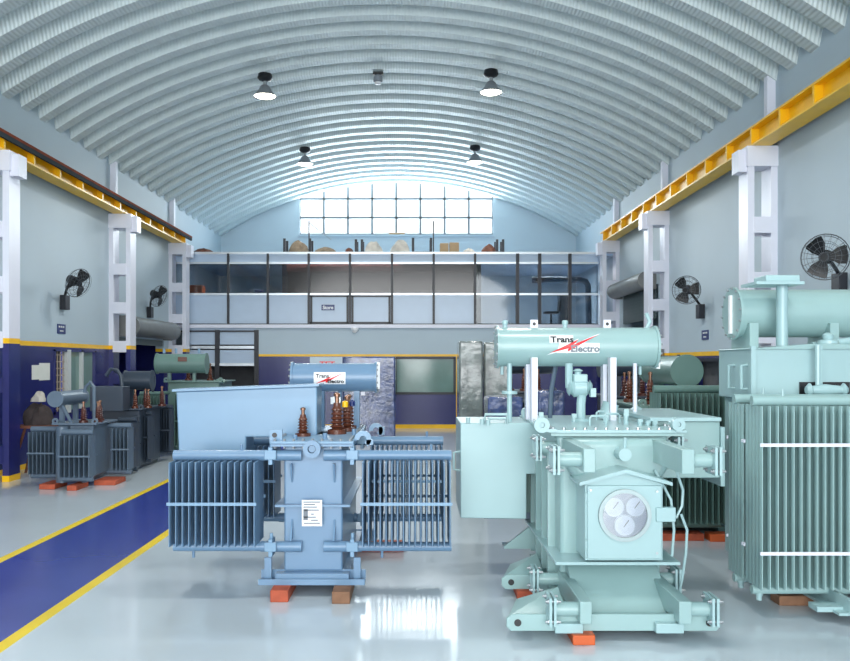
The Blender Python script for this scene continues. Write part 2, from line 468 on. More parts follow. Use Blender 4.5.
tl = crane_beam(-7.08, -1, ysr, 'yellow crane runway beam with dark busbar along the left wall')
m = MB(); m.box(-6.92, -6.87, -3.9, 26.2, 5.84, 5.92); m.build('busbar', mat('busbar_grey', (58, 66, 70), .85, var=.1, spec=.1), tl, (-7.08, 0, 5.65))
m = MB(); m.box(-6.925, -6.865, -3.9, 26.2, 5.92, 5.97); m.build('conductor_strip', mat('oxide_red', (132, 66, 48), .85, var=.2, spec=.1), tl, (-7.08, 0, 5.65))

# ================================================================== high-bay lamps
def bay_lamp(px, py, d, label):
    x = X(px, d); zt = arch_z(x, R0-.14)-.03
    t = thing('high_bay_lamp', (x, d, zt), label, 'lamp', 'high-bay lamps on the vault'); t.scale = (.88, .88, .88)
    MB().lathe((0, 0, .02), (0, 0, -1), [(0, .12), (.02, .17), (.12, .19), (.17, .15), (.2, .06)]).build('gear_housing', M_black, t)
    MB().cyl((0, 0, -.16), (0, 0, -.30), .045).build('neck', M_steel, t)
    MB().lathe((0, 0, -.28), (0, 0, -1), [(0, .08), (.04, .12), (.14, .17), (.26, .27), (.29, .29), (.285, .275), (.24, .24)], 32).build('reflector', M_refl, t)
    MB().lathe((0, 0, -.53), (0, 0, -1), [(0, .25), (.02, .265), (.05, .2), (.06, .05)], 32).build('lens', M_lens, t)
bay_lamp(265, 77, 18.9, 'lit high-bay lamp on the vault, nearer one above the left half')
bay_lamp(491, 75, 18.9, 'lit high-bay lamp on the vault, nearer one above the right half')
bay_lamp(305, 150, 25.4, 'lit high-bay lamp before the arched window, on its left')
bay_lamp(475, 151, 25.4, 'lit high-bay lamp before the arched window, on its right')
x = X(378, 19.9); zt = arch_z(x, R0-.1)
t = thing('ceiling_detector', (x, 19.9, zt), 'small dark detector at the crown of the vault, between two lamps', 'detector')
MB().box(-.12, .12, -.06, .06, -.06, .02).build('bracket', M_black, t)
MB().lathe((0, 0, -.05), (0, 0, -1), [(0, .05), (.03, .1), (.16, .11), (.18, .08)]).build('body', M_refl, t)
MB().lathe((0, 0, -.23), (0, 0, -1), [(0, .085), (.04, .07), (.05, .02)]).build('lens', M_dial, t)

# ================================================================== wall fans
def wall_fan(box, head, nrm, R, label):
    box, head, nrm = Vector(box), Vector(head), Vector(nrm).normalized()
    sgn = 1 if box.x < 0 else -1
    t = thing('wall_fan', box, label, 'fan', 'black wall fans')
    L = lambda p: Vector(p)-box
    b = box
    MB().box(min(b.x, b.x+sgn*.12), max(b.x, b.x+sgn*.12), b.y-.12, b.y+.12, b.z-.16, b.z+.14).build('switch_box', M_dark, t, box, bevel=.01)
    back = head - nrm*.2
    MB().tube([b+Vector((sgn*.06, 0, .12)), b.lerp(back, .5)+Vector((0, 0, .02)), back], .028).build('arm', M_black, t, box)
    MB().lathe(head-nrm*.26, nrm, [(0, .05), (.02, .09), (.18, .1), (.2, .06)]).build('motor', M_black, t, box)
    u = nrm.orthogonal().normalized(); v = nrm.cross(u)
    m = MB()
    for k, (rr, h) in enumerate(((R, 0), (R*.93, .07), (R*.7, .1), (R*.45, .11), (R*.2, .115), (R*.9, -.06), (R*.6, -.09))):
        m.torus(head+nrm*h, nrm, rr, .008 if k == 0 else .003, 28, 5)
    for i in range(20):
        a = 2*PI*i/20; e = u*math.cos(a)+v*math.sin(a)
        m.tube([head+nrm*.115+e*R*.15, head+nrm*.1+e*R*.7, head+e*R, head-nrm*.09+e*R*.6, head-nrm*.09+e*R*.2], .0022, 4)
    m.build('guard', mat('guard_wire', (92, 98, 104), .4, metal=.3, var=0), t, box)
    MB().cyl(head-nrm*.06, head+nrm*.06, .075, .06).build('hub', M_black, t, box)
    for i in range(3):
        a = 2*PI*i/3+.5; e = u*math.cos(a)+v*math.sin(a); g = nrm.cross(e)
        m = MB(); pts = []
        for (r, w0, w1) in ((.05, -.04, .04), (R*.5, -.12, .1), (R*.82, -.14, .12), (R*.9, -.06, .1)):
            pts.append((head+e*r+g*w0+nrm*.035, head+e*r+g*w1-nrm*.035))
        vs = []; fs = []
        for p, q in pts: vs += [p, q, p+nrm*.006, q+nrm*.006]
        for k in range(3):
            o = 4*k
            fs += [(o, o+1, o+5, o+4), (o+2, o+6, o+7, o+3), (o, o+4, o+6, o+2), (o+1, o+3, o+7, o+5)]
        fs += [(0, 2, 3, 1), (12, 13, 15, 14)]
        m.add(vs, fs).build('blade', M_black, t, box)
wall_fan((WL, 17.7, Z(302, 17.7)), (-6.82, 17.2, Z(283, 17.2)), (.86, -.35, -.38), .3, 'black wall fan on the left wall above the small blue sign')
wall_fan((WL, 23.4, Z(312, 23.4)), (-6.9, 22.9, Z(296, 22.9)), (.86, -.35, -.38), .3, 'black wall fan on the left wall above the shutter drum')
wall_fan((WR, 12.1, Z(283, 12.1)), (5.6, 11.6, Z(257, 11.6)), (-.55, -.82, -.1), .31, 'largest black wall fan, above the wide conservator at the right wall')
wall_fan((WR, 18.0, Z(311, 18)), (5.62, 17.6, Z(290, 17.6)), (-.5, -.85, -.1), .29, 'black wall fan on the right wall above the small blue sign')

# small blue signs
def wall_sign(xw, y, z, s, label):
    t = thing('wall_sign', (xw, y, z), label, 'sign', 'small blue wall signs')
    MB().box(min(0, s*.015), max(0, s*.015), -.2, .2, -.1, .1).build('plate', M_signb, t)
    m = MB()
    for (a, b, zz, h) in ((-.15, .15, .045, .02), (-.09, .09, -.04, .016)):
        n = 5 if h < .02 else 3
        for k in range(n):
            y0 = a+(b-a)*k/n; m.box(min(s*.015, s*.018), max(s*.015, s*.018), y0, y0+(b-a)/n*.7, zz-h/1.2, zz+h/1.2)
    m.build('lettering', M_paper, t)
wall_sign(WL, 17.65, Z(329, 17.65), 1, 'small blue sign with white lettering on the left wall')
wall_sign(WR, 17.85, Z(335, 17.85), -1, 'small blue sign with white lettering on the right wall')
# papers taped on the dado
for k, (y0, y1, z0, z1) in enumerate(((16.3, 16.62, 1.68, 1.96), (16.62, 17.1, 1.66, 2.0))):
    m = MB(); m.box(WL, WL+.006, y0, y1, z0, z1)
    tag(m.build('paper_sign', M_paper), ['narrower white paper sheet taped on the navy wall beside the grille window', 'wider white paper sheet taped on the navy wall, nearer the grille window'][k], 'paper', 'papers on the left wall')
# shutter drums
def shutter(x, y0, y1, z, r, label, curtain, side):
    t = thing('roller_shutter', (x, (y0+y1)/2, z), label, 'shutter', 'roller shutters in the side walls')
    off = t.location
    MB().cyl((x, y0, z), (x, y1, z), r, n=28).build('drum', M_drum, t, off)
    for yy in (y0-.03, y1):
        m = MB(); xw = WL if side < 0 else WR
        m.box(min(x, xw), max(x, xw), yy, yy+.03, z-r*1.05, z+r*1.05); m.build('end_plate', M_drum, t, off)
    m = MB(); xw = (WL-.02 if side < 0 else WR+.02)
    zz = z-r*.3; n = 0
    while zz > curtain:
        m.box(xw-.012, xw+.012, y0+.02, y1-.02, zz-.09, zz-.012); m.box(xw-.006, xw+.006, y0+.02, y1-.02, zz-.012, zz); zz -= .09
    m.build('curtain', mat('shutter_slats', (74, 92, 92), .4, metal=.3), t, off)
shutter(-7.08, 21.1, 24.8, 2.92, .25, 'rolled-up grey roller shutter drum in the left wall', 2.55, -1)
shutter(5.85, 21.5, 24.95, 4.1, .22, 'half-lowered dark roller shutter with grey drum in the right wall', 3.2, 1)

# ================================================================== transformers: shared pieces
def fin_mesh(depth, h, th=.016):
    n = 5; pts = []; k = 4*n
    half = []
    for i in range(k+1):
        yy = -depth/2 + depth*i/k
        half.append((yy, th*(.28 + .72*abs(math.sin(PI*n*i/k)))/2))
    poly = [(w, y) for y, w in half] + [(-w, y) for y, w in reversed(half)]
    return MB().prism(poly, 'z', 0, h)
def radiator(parent, c, length, depth, z0, z1, n, M, rotz=0, ties=(.5,), hr=.045, ext=(0, 0), valves=True, th=.016, tieM=None):
    """c = centre (x, y) in parent's space; headers run along local x."""
    m = MB(); L2 = length/2
    zt, zb = z1+hr*.9, z0-hr*.9
    m.cyl((-L2-ext[0], 0, zt), (L2+ext[1], 0, zt), hr, n=18)
    r = m.build('radiator', M, parent); r.location = (c[0], c[1], 0); r.rotation_euler = (0, 0, rotz)
    MB().cyl((-L2-ext[0], 0, zb), (L2+ext[1], 0, zb), hr*.9, n=18).build('bottom_header', M, r)
    f = None
    for i in range(n):
        x = -L2 + .02 + (length-.04)*i/(n-1)
        if f is None: f = fin_mesh(depth, z1-z0, th).build('fin', M, r, ang=50); o = f
        else: o = f.copy(); COL.objects.link(o)
        o.location = (x, 0, z0)
    for tz in ties:
        zz = z0 + (z1-z0)*tz
        for s in (-1, 1):
            MB().box(-L2, L2, s*depth/2-.006, s*depth/2+.006, zz-.013, zz+.013).build('tie_bar', tieM or M, r)
    if valves:
        m = MB().cyl((L2*.55, 0, zt+hr*.8), (L2*.55, 0, zt+hr+.05), .012, n=10); m.build('vent_plug', M, r)
        m = MB().cyl((-L2*.55, 0, zb-hr*.8), (-L2*.55, 0, zb-hr-.05), .012, n=10); m.build('drain_plug', M, r)
    return r
def flange(parent, c, axis, s, M, bolts=True, off=None, size=None):
    """pair of bolted square plates normal to axis"""
    c = Vector(c); w = Vector(axis).normalized(); u = Vector((0, 0, 1)) if abs(w.z) < .5 else Vector((1, 0, 0)); v = w.cross(u)
    for k in (-1, 1): o = MB().obox(c+w*k*.016, u, v, w, s, s, .009).build('flange', M, parent, off)
    for a in (-1, 1):
        for b in (-1, 1):
            p = c+u*(a*s*.72)+v*(b*s*.72)
            MB().lathe(p-w*.05, w, [(0, .009), (.014, .009), (.0141, .018), (.027, .018), (.0271, .009), (.073, .009), (.0731, .018), (.086, .018), (.0861, .009), (.11, .009)], 8).build('bolt', M_steel, parent, off)
    return o
def conservator(parent, x0, x1, y, z, r, M, off, endflange=True, axis='x'):
    w = Vector((1, 0, 0)) if axis == 'x' else Vector((0, 1, 0))
    p0 = Vector((x0, y, z)) if axis == 'x' else Vector((y, x0, z))
    L = x1-x0
    prof = [(0, r*1.1), (.022, r*1.1), (.0221, r)]
    prof += [(L-.0221, r), (L-.022, r*1.1), (L, r*1.1)]
    o = MB().lathe(p0, w, prof, 40).build('conservator', M, parent, off)
    if endflange:
        u = w.orthogonal().normalized(); v = w.cross(u); pts = []
        for e in (-.007, L+.007):
            for i in range(14):
                a = 2*PI*i/14; pts.append(p0+w*e+(u*math.cos(a)+v*math.sin(a))*r*1.04-Vector(off))
        scatter('bolt', MB().cyl(-w*.009, w*.009, .011, n=6), M_steel, o, pts)
    return o
def bushing(parent, p, h, r, M, off, sheds=5, tip=True):
    prof = [(0, r*1.3), (h*.1, r*1.3), (h*.12, r*.8)]
    for i in range(sheds):
        a = h*(.14+.5*i/sheds); b = h*.5/sheds
        prof += [(a, r*.62), (a+b*.3, r*1.05-(r*.3)*i/sheds), (a+b*.75, r*.62)]
    prof += [(h*.68, r*.5), (h*.74, r*.5)]
    o = MB().lathe(p, (0, 0, 1), prof, 18).build('bushing', M, parent, off)
    if tip: MB().lathe(Vector(p)+Vector((0, 0, h*.74)), (0, 0, 1), [(0, r*.3), (h*.14, r*.3), (h*.15, r*.45), (h*.22, r*.45), (h*.25, r*.15)], 12).build('terminal', M_copper2, o, off)
    return o
M_copper2 = mat('terminal_copper', (140, 104, 84), .3, metal=.6)

def sticker(parent, cx, cy, cz, r, w, h, off, faint=False, dv=0.0):
    """curved maker's label on the front of a cylinder along x, dv above its middle"""
    def wrap(u, v, d): a = (v+dv)/r; return (cx+u, cy-(r+d)*math.cos(a), cz+(r+d)*math.sin(a))
    def fine(m, poly, d, n=10):   # convex polygon cut into thin bands so that it follows the curve
        vs = [p[1] for p in poly]; lo, hi = min(vs), max(vs)
        def cut(v):
            xs = []
            for (x0, v0), (x1, v1) in zip(poly, poly[1:]+poly[:1]):
                if v0 == v1:
                    if abs(v-v0) < 1e-9: xs += [x0, x1]
                elif min(v0, v1)-1e-9 <= v <= max(v0, v1)+1e-9: xs.append(x0+(x1-x0)*(v-v0)/(v1-v0))
            return min(xs), max(xs)
        for i in range(n):
            a, b = lo+(hi-lo)*i/n, lo+(hi-lo)*(i+1)/n
            l0, r0 = cut(a); l1, r1 = cut(b)
            m.add([wrap(l0, a, d), wrap(r0, a, d), wrap(r1, b, d), wrap(l1, b, d)], [(0, 1, 2, 3)])
    A, F_, E, D, C, B = (-.5, -.5), (-.13, -.26), (-.14, -.43), (.5, .5), (-.006, -.036), (.08, .22)
    tris = [(A, F_, C), (A, C, B), (F_, E, C), (E, D, C)]
    m = MB()
    if faint:
        fine(m, [(-.36*w, -.5*h), (.5*w, -.5*h), (.5*w, .02*h), (-.3*w, .02*h)], .002)
        for t3 in tris: fine(m, [(u*w*1.12, v*h*1.25+.0*h) for u, v in t3], .0015)
        fine(m, [(-.5*w, .02*h), (-.02*w, .02*h), (-.02*w, .46*h), (-.5*w, .46*h)], .001)
    else:
        fine(m, [(-.55*w, -.55*h), (.55*w, -.55*h), (.55*w, .55*h), (-.55*w, .55*h)], .002)
    o = m.build('label', M_sticker, parent, off, smooth=False)
    m = MB()
    for t3 in tris: fine(m, [(u*w, v*h) for u, v in t3], .004)
    m.build('bolt_emblem', M_red, o, off, smooth=False)
    for body, u0, v0, ww, M in (('Trans', -.48, .06, .46, M_ink), ('Electro', -.08, -.42, .58, M_grey_ink if faint else M_ink)):
        vs, fs = text_mb(body, h*.46, .016*h)
        k = w*ww/max(v.x for v in vs); m = MB()
        m.add([wrap(u0*w+v.x*k, v0*h+v.y, .006) for v in vs], fs)
        m.build('lettering', M, o, off, smooth=False)
    return o
M_grey_ink = mat('faded_ink', (120, 128, 136), .4, var=0)

# ================================================================== T1: blue-grey transformer, front left of centre
def build_blue():
    loc = Vector((-.885, 8.25, 0))
    t = thing('power_transformer', loc, 'pale blue transformer with ribbed radiators both sides, alone at the front beside the blue walkway', 'transformer', 'transformers in the hall')
    off = loc; B = M_blueT
    y0, y1 = 7.4, 9.1; x0, x1 = -1.14, -.63; zb, zt = .19, 1.28
    def part(m, name, M=B, par=None, **k): return m.build(name, M, par or t, off, **k)
    tank = part(MB().box(x0, x1, y0, y1, zb, zt), 'tank', bevel=.015)
    m = MB()
    m.box(x0-.07, x1+.07, y0-.06, y1+.06, .755, .775)
    part(m, 'stiffener', par=tank)
    # gussets above/below the pipe stubs
    for xx in (x0+.07, x1-.07):
        for zz, s in ((.47, 1), (1.13, -1)):
            gm = MB().add([(xx-.008, y0, zz), (xx+.008, y0, zz), (xx-.008, y0-.1, zz), (xx+.008, y0-.1, zz), (xx-.008, y0, zz+s*.17), (xx+.008, y0, zz+s*.17)],
                  [(0, 2, 4), (1, 5, 3), (2, 3, 5, 4), (0, 1, 3, 2), (0, 4, 5, 1)])
            part(gm, 'gusset', par=tank)
    # base channels
    for ya, yb in ((y0-.12, y0+.03), (y1-.03, y1+.12)):
        m = MB(); m.box(x0-.2, x1+.2, ya, yb, .1, .125); m.box(x0-.2, x1+.2, yb-.02, yb, .125, .2); m.box(x0-.2, x1+.2, ya-.012, ya-.001, .1, .15)
        part(m, 'base_channel')
    m = MB(); m.box(x0-.06, x1+.06, y0-.1, y1+.1, .125, .19); part(m, 'base_plate')
    for xx in (x0-.13, x1+.13):
        m = MB(); m.box(xx-.03, xx+.03, y0-.06, y0-.03, .125, .32); part(m, 'jacking_lug')
    # cover
    part(MB().box(x0-.1, x1+.1, y0-.08, y1+.1, 1.28, 1.30), 'tank_rim')
    cov = part(MB().box(x0-.1, x1+.1, y0-.08, y1+.1, 1.302, 1.325), 'cover', M_blueL, bevel=.004)
    pts = [Vector((x0-.07+i*(x1-x0+.14)/8, y0-.05, 1.325))-off for i in range(9)]
    pts += [Vector((xx, y0-.05+i*(y1-y0)/15, 1.325))-off for i in range(1, 16) for xx in (x0-.07, x1+.07)]
    scatter('bolt', MB().cyl((0, 0, -.065), (0, 0, .02), .014, n=6), M_steel, cov, pts)
    # lifting hooks at cover corners, lug at the middle
    def hook(px, py, d, s):
        c = P(px, py, d); m = MB(); pts = []
        prof = []
        for i in range(13):
            a = math.radians(-60+ 250*i/12); prof.append((c.x+s*.075*math.cos(a), c.z+.075*math.sin(a)))
        inner = []
        for i in range(13):
            a = math.radians(-60+250*i/12); inner.append((c.x+s*.03*math.cos(a), c.z+.03*math.sin(a)))
        vs = [(a, d-.015, b) for a, b in prof]+[(a, d-.015, b) for a, b in inner]+[(a, d+.015, b) for a, b in prof]+[(a, d+.015, b) for a, b in inner]
        fs = []
        for i in range(12):
            fs += [(i, i+1, 14+i, 13+i), (26+i, 39+i, 40+i, 27+i), (i, 26+i, 27+i, i+1), (13+i, 14+i, 40+i, 39+i)]
        fs += [(0, 13, 39, 26), (12, 38, 51, 25)]
        m.add(vs, fs)
        m.box(min(c.x+s*.03, c.x+s*.09), max(c.x+s*.03, c.x+s*.09), d-.015, d+.015, 1.325, c.z-.05)
        part(m, 'lifting_hook', M_blueL)
    hook(363, 439, 7.5, 1)
    hook(376, 430, 9.0, 1)
    m = MB(); c = P(276, 435, 7.45); m.box(c.x-.055, c.x+.055, c.y-.015, c.y+.015, 1.30, c.z+.05); part(m, 'lifting_lug', M_blueL)
    MB().cyl((c.x-.01, c.y-.02, c.z), (c.x-.01, c.y-.012, c.z), .022).build('lug_hole', M_black, t, off)
    m = MB(); c = P(312, 449, 7.28); m.washer((c.x, c.y, c.z), (0, 1, 0), .075, .035, .05, 24); m.cyl((c.x, c.y, c.z), (c.x, y0, c.z), .03); part(m, 'drain_valve')
    # radiators: front pair and rear pair
    def rad(xa, xb, yc, n, side):
        r = radiator(t, ((xa+xb)/2-off.x, yc-off.y), xb-xa, .44, .45, 1.16, n, B, ties=(.51,), tieM=M_blueL, th=.02)
        for zz in (1.20, .41):
            xe = xb if side < 0 else xa; xt = x0+.02 if side < 0 else x1-.02
            yt = max(min(yc, y1-.1), y0-.05)
            m = MB().cyl((xe, yc, zz), (xt+(0.14 if side < 0 else -.14), yc, zz), .047, n=20)
            s = part(m, 'header_pipe')
            xm = (xe+x0-.01)/2 if side < 0 else (xe+x1+.01)/2
            m = MB(); m.box(xm-.018, xm+.018, yc-.075, yc+.075, zz-.075, zz+.075); m.box(xm-.05, xm+.05, yc-.08, yc-.05, zz-.03, zz+.05)
            m.cyl((xm, yc-.02, zz+.06), (xm, yc-.02, zz+.12), .015, n=8)
            part(m, 'isolating_valve', M_blueL, s, bevel=.004)
    rad(-2.09, -1.335, 7.37, 14, -1); rad(-.46, .315, 7.37, 16, 1)
    rad(-2.12, -1.40, 8.75, 14, -1); rad(-.46, .29, 8.75, 15, 1)
    # cable box
    yb0, yb1 = 8.0, 8.4
    xa, xb, xm = X(176, yb0), X(317, yb0), X(246, yb0)
    za, zl, zc = Z(390.5, yb0), Z(452, yb0), Z(437, yb0)
    poly = [(xa, za-.01), (xa+.03, zl-.12), (xm, zl-.12), (xm, zc), (xb, zc), (xb, za+.04)]
    cb = part(MB().prism(poly, 'y', yb0, yb1), 'cable_box', M_blueL, bevel=.012)
    poly2 = [(xa-.03, za-.01), (xb+.02, za+.04), (xb+.02, za+.06), (xa-.03, za+.012)]
    part(MB().prism(poly2, 'y', yb0-.03, yb1+.03), 'box_lid', M_blueL, cb)
    m = MB().box(x0-.05, x1-.1, 8.05, 8.4, 1.325, zc+.01); part(m, 'box_neck')
    # conservator behind, on two posts
    yc = 9.0; s = F/yc; cx0, cx1, cz, r = X(292, yc), X(377, yc), Z(377.5, yc), .150
    co = conservator(t, cx0, cx1, yc, cz, r, B, off)
    sticker(co, X(331, yc), yc, cz, r, .30, .115, off, dv=-.005)
    for px in (322, 357):
        m = MB(); xx = X(px, yc); m.box(xx-.03, xx+.03, yc-.05, yc+.05, 1.32, cz-r+.02); part(m, 'conservator_post')
    m = MB(); m.box(cx1-.0, cx1+.03, yc-.05, yc+.05, cz-.12, cz+.16); part(m, 'oil_gauge', M_dial, co)
    part(MB().tube([(X(340, yc), yc, cz-r+.01), (X(340, yc), yc, 1.55), (X(335, 8.8), 8.8, 1.5), (X(335, 8.8), 8.8, 1.32)], .022), 'oil_pipe')
    part(MB().box(X(331, 8.9), X(341, 8.9), 8.86, 8.94, Z(404, 8.9), Z(397, 8.9)), 'buchholz_relay', M_steel)
    # bushings on the cover
    for (px, d, h, r) in ((303, 7.85, .27, .055), (337, 8.1, .40, .07), (347, 8.4, .36, .06), (349, 8.7, .36, .06)):
        bushing(t, Vector((X(px, d), d, 1.325)), h, r, M_copper, off)
    for (px, py, d, M) in ((345, 407, 8.2, M_yellow), (352, 406, 8.5, M_signb)):
        c = P(px, py, d); part(MB().lathe(c, (0, 0, 1), [(0, .03), (.05, .03), (.06, .01)], 12), 'terminal_cap', M)
    # small fittings
    for (px, d, h) in ((325, 7.6, .05), (295, 7.5, .04), (354, 7.8, .07)):
        xx = X(px, d); part(MB().cyl((xx, d, 1.325), (xx, d, 1.325+h), .02, n=12), 'thermometer_pocket')
    # rating plate
    pl = MB().box(X(303, 7.4), X(323, 7.4), y0-.075, y0-.065, Z(525, 7.38), Z(499, 7.38)); pl = part(pl, 'rating_plate', M_sticker)
    m = MB()
    zz = [Z(v, 7.38) for v in (501, 503.5, 506, 509, 513, 516, 519, 522)]
    for i, z in enumerate(zz):
        xa = X(305, 7.4) if i % 2 else X(312 if i > 2 else 304.5, 7.4); xb = X(321 - (i*5) % 7, 7.4)
        m.box(xa, xb, y0-.078, y0-.075, z-.005, z+.005)
    m.box(X(304.5, 7.4), X(309, 7.4), y0-.078, y0-.075, Z(519, 7.38), Z(508, 7.38))
    part(m, 'plate_text', mat('plate_grey', (110, 118, 128), .4, var=0), pl)
    m = MB().box(X(306, 7.4), X(316, 7.4), y0-.066, y0+.01, Z(515, 7.38), Z(506, 7.38)); part(m, 'plate_bracket')
build_blue()
def bar(name, x0, x1, y0, y1, z1, M, label, group):
    o = MB().box(0, x1-x0, 0, y1-y0, 0, z1).build(name, M, bevel=.006); o.location = (x0, y0, 0)
    return tag(o, label, 'timber', group)
g = 'timber bearers under the transformers'
bar('timber_bearer', -1.21, -1.06, 7.10, 7.62, .1, M_wood, 'red timber bearer sticking out under the left front foot of the blue transformer', g)
bar('timber_bearer', -.69, -.54, 7.05, 7.60, .1, M_woodB, 'brown timber bearer under the right front foot of the blue transformer', g)
bar('timber_bearer', -1.2, -.12, 9.0, 9.14, .1, M_wood, 'long red timber bearer lying crosswise under the rear of the blue transformer', g)

# ================================================================== T2: pale green transformer, front right
def build_green():
    loc = Vector((1.62, 7.5, 0))
    t = thing('power_transformer', loc, 'pale green transformer with round-windowed cabinet and large labelled conservator, front right', 'transformer', 'transformers in the hall')
    off = loc; G = M_greenT
    def part(m, name, M=G, par=None, **k): return m.build(name, M, par or t, off, **k)
    x0, x1, y0, y1 = 1.17, 1.98, 6.85, 8.3
    # tank; upper part swells outwards
    poly = [(x0, .14), (x1, .14), (x1, 1.0), (x1+.04, 1.15), (x1+.06, 1.42), (x0-.03, 1.42), (x0, 1.15)]
    tank = part(MB().prism(poly, 'y', y0, y1), 'tank', bevel=.03, bseg=3)
    for yy in (7.1, 7.45, 7.8, 8.15):
        part(MB().box(x0-.06, x0+.01, yy, yy+.05, .2, 1.3), 'stiffener', par=tank)
    part(MB().box(x0-.09, x1+.06, y0-.32, y1+.05, .445, .47), 'tank_shelf', M_greenL, bevel=.004)
    # dished front of the upper tank
    part(MB().prism([(x0+.1, 1.07), (x1-.02, 1.07), (x1+.06, 1.2), (x1+.04, 1.4), (x0+.04, 1.4), (x0+.02, 1.2)], 'y', y0-.12, y0+.02), 'tank_front', G, tank, bevel=.06, bseg=4)
    # cover
    cov = part(MB().box(1.07, 2.17, 6.78, 8.7, 1.44, 1.465), 'cover', M_greenL, bevel=.004)
    part(MB().box(1.09, 2.15, 6.8, 8.65, 1.415, 1.438), 'tank_rim')
    pts = [Vector((1.11+i*1.02/12, 6.82, 1.465))-off for i in range(13)]
    pts += [Vector((xx, 6.82+i*.105, 1.465))-off for i in range(1, 18) for xx in (1.11, 2.13)]
    scatter('bolt', MB().cyl((0, 0, 0), (0, 0, .017), .013, n=6), M_steel, cov, pts)
    for (px, py, d, r) in ((541.6, 425, 6.78, .062), (678, 424.5, 6.78, .052), (527, 413, 8.3, .058), (636.5, 412, 8.5, .058)):
        c = P(px, py, d); m = MB(); m.washer(c, (0, 1, 0), r, r*.36, .05, 24)
        m.cyl(c+Vector((0, -.01, 0)), c+Vector((0, .2, 0)), r*.34, n=16)
        xin = min(max(c.x, 1.11), 2.1)
        m.box(min(c.x-.02, xin-.02), max(c.x+.02, xin+.02), d-.02, d+.02, 1.45, c.z-r*.5)
        part(m, 'lifting_eye', M_greenL)
    # grab handles and pockets on the cover
    for (px, py, d) in ((598, 421, 7.3), (612, 416, 7.6), (604, 411, 8.0)):
        c = P(px, py, d); x = c.x
        part(MB().tube([(x-.07, d, 1.46), (x-.07, d, 1.53), (x-.055, d, 1.545), (x+.055, d, 1.545), (x+.07, d, 1.53), (x+.07, d, 1.46)], .01), 'grab_handle', M_greenL)
    for (px, d, h) in ((626, 7.4, .14), (541, 7.6, .1), (574, 7.7, .08), (640, 7.3, .06), (648, 7.25, .05), (655, 7.2, .05)):
        x = X(px, d); m = MB(); m.cyl((x, d, 1.46), (x, d, 1.46+h*.6), .022, n=12); m.box(x-.02, x+.02, d-.02, d+.02, 1.46+h*.55, 1.46+h)
        part(m, 'thermometer_pocket', M_greenL)
    c = P(606, 410, 8.05); part(MB().cyl((c.x, c.y, 1.46), (c.x+.05, c.y, 1.62), .085, .075), 'inspection_cap', M_greenL)
    # oil valve on the front
    vx_, vz_ = X(621, 6.72), Z(453, 6.72)
    v = part(MB().cyl((vx_, 6.75, vz_), (vx_, 6.58, vz_), .055, .05), 'oil_valve', M_greenL)
    part(MB().cyl((vx_, 6.62, vz_), (vx_+.01, 6.62, vz_+.13), .014, n=8), 'valve_spindle', M_greenL, v)
    # ducts, stubs, flanges
    def duct(xa, xb, za, zb, side, ya=6.0):
        d = part(MB().box(xa, xb, ya, 6.95, za, zb), 'header_duct', bevel=.006)
        zc = (za+zb)/2
        xf = xa-.19 if side < 0 else xb+.17
        xe = xa if side < 0 else xb
        for yy in (6.1, 6.95):
            if yy > 6.5: xe2 = (x0 if side < 0 else x1)
            else: xe2 = xe
            s = part(MB().cyl((xe2, yy, zc), (xf, yy, zc), .052, n=20), 'pipe_stub')
            flange(s, (xf, yy, zc), (1, 0, 0), .10, M_greenL, off=off)
    duct(1.19, 1.275, 1.225, 1.395, -1); duct(1.885, 1.975, 1.215, 1.39, 1)
    duct(1.165, 1.25, .155, .315, -1); duct(1.865, 1.955, .155, .315, 1)
    # cross skids
    for k, ya in enumerate((6.12, 7.25)):
        xa, xb = (.66, 2.2) if k == 0 else (.74, 2.28)
        poly = [(xa+.05, .07), (xb-.04, .07), (xb, .1), (xb, .155), (xb-.05, .19), (xa+.5, .2), (xa+.36, .17), (xa+.02, .175), (xa, .12)]
        poly = [(xa+.03, .07), (xb-.03, .07), (xb, .1), (xb, .17), (xb-.03, .19), (xa+.04, .19), (xa, .16), (xa, .1)]
        s = part(MB().prism(poly, 'y', ya, ya+.03), 'skid', bevel=.004)
        m = MB(); m.add([(xa+.02, ya+.031, .175), (1.1, ya+.031, .19), (1.1, ya+.42, .28), (xa+.12, ya+.42, .185), (xa+.02, ya+.031, .15), (1.1, ya+.031, .15), (1.1, ya+.42, .2), (xa+.12, ya+.42, .15)],
                       [(0, 1, 2, 3), (4, 7, 6, 5), (0, 4, 5, 1), (1, 5, 6, 2), (2, 6, 7, 3), (3, 7, 4, 0)])
        part(m, 'gusset_plate', G, s)
        part(MB().box(xa+.05, xb-.05, ya+.031, ya+.2, .07, .09), 'skid_sole', G, s)
        for xx in (xa+.08, xb-.08):
            part(MB().cyl((xx, ya-.004, .13), (xx, ya+.01, .13), .026), 'skid_hole', M_black, s)
        for xx in (1.0, 1.72):
            part(MB().box(xx, xx+.2, ya-.06, ya+.04, .07, .14), 'jacking_pad', M_greenL, s, bevel=.005)
    part(MB().box(x0-.05, x1+.05, 6.3, 8.3, .09, .14), 'base_plate')
    part(MB().prism([(6.87, .445), (6.33, .13), (6.33, .09), (6.87, .09)], 'x', x0+.04, x1-.05), 'sloping_panel', G, tank, bevel=.006)
    m = MB(); m.add([(.85, 8.1, .25), (1.17, 8.1, .25), (1.17, 8.1, .5), (.85, 8.14, .25), (1.17, 8.14, .25), (1.17, 8.14, .5)], [(0, 1, 2), (3, 5, 4), (0, 3, 4, 1), (1, 4, 5, 2), (2, 5, 3, 0)])
    m.box(.85, 1.17, 8.1, 8.3, .23, .25)
    part(m, 'jacking_bracket')
    # marshalling cabinet with gabled roof and round window
    cx0, cx1, cy0, cy1, cz0, cz1 = 1.30, 1.895, 6.5, 6.86, .49, 1.08
    cm = (cx0+cx1)/2
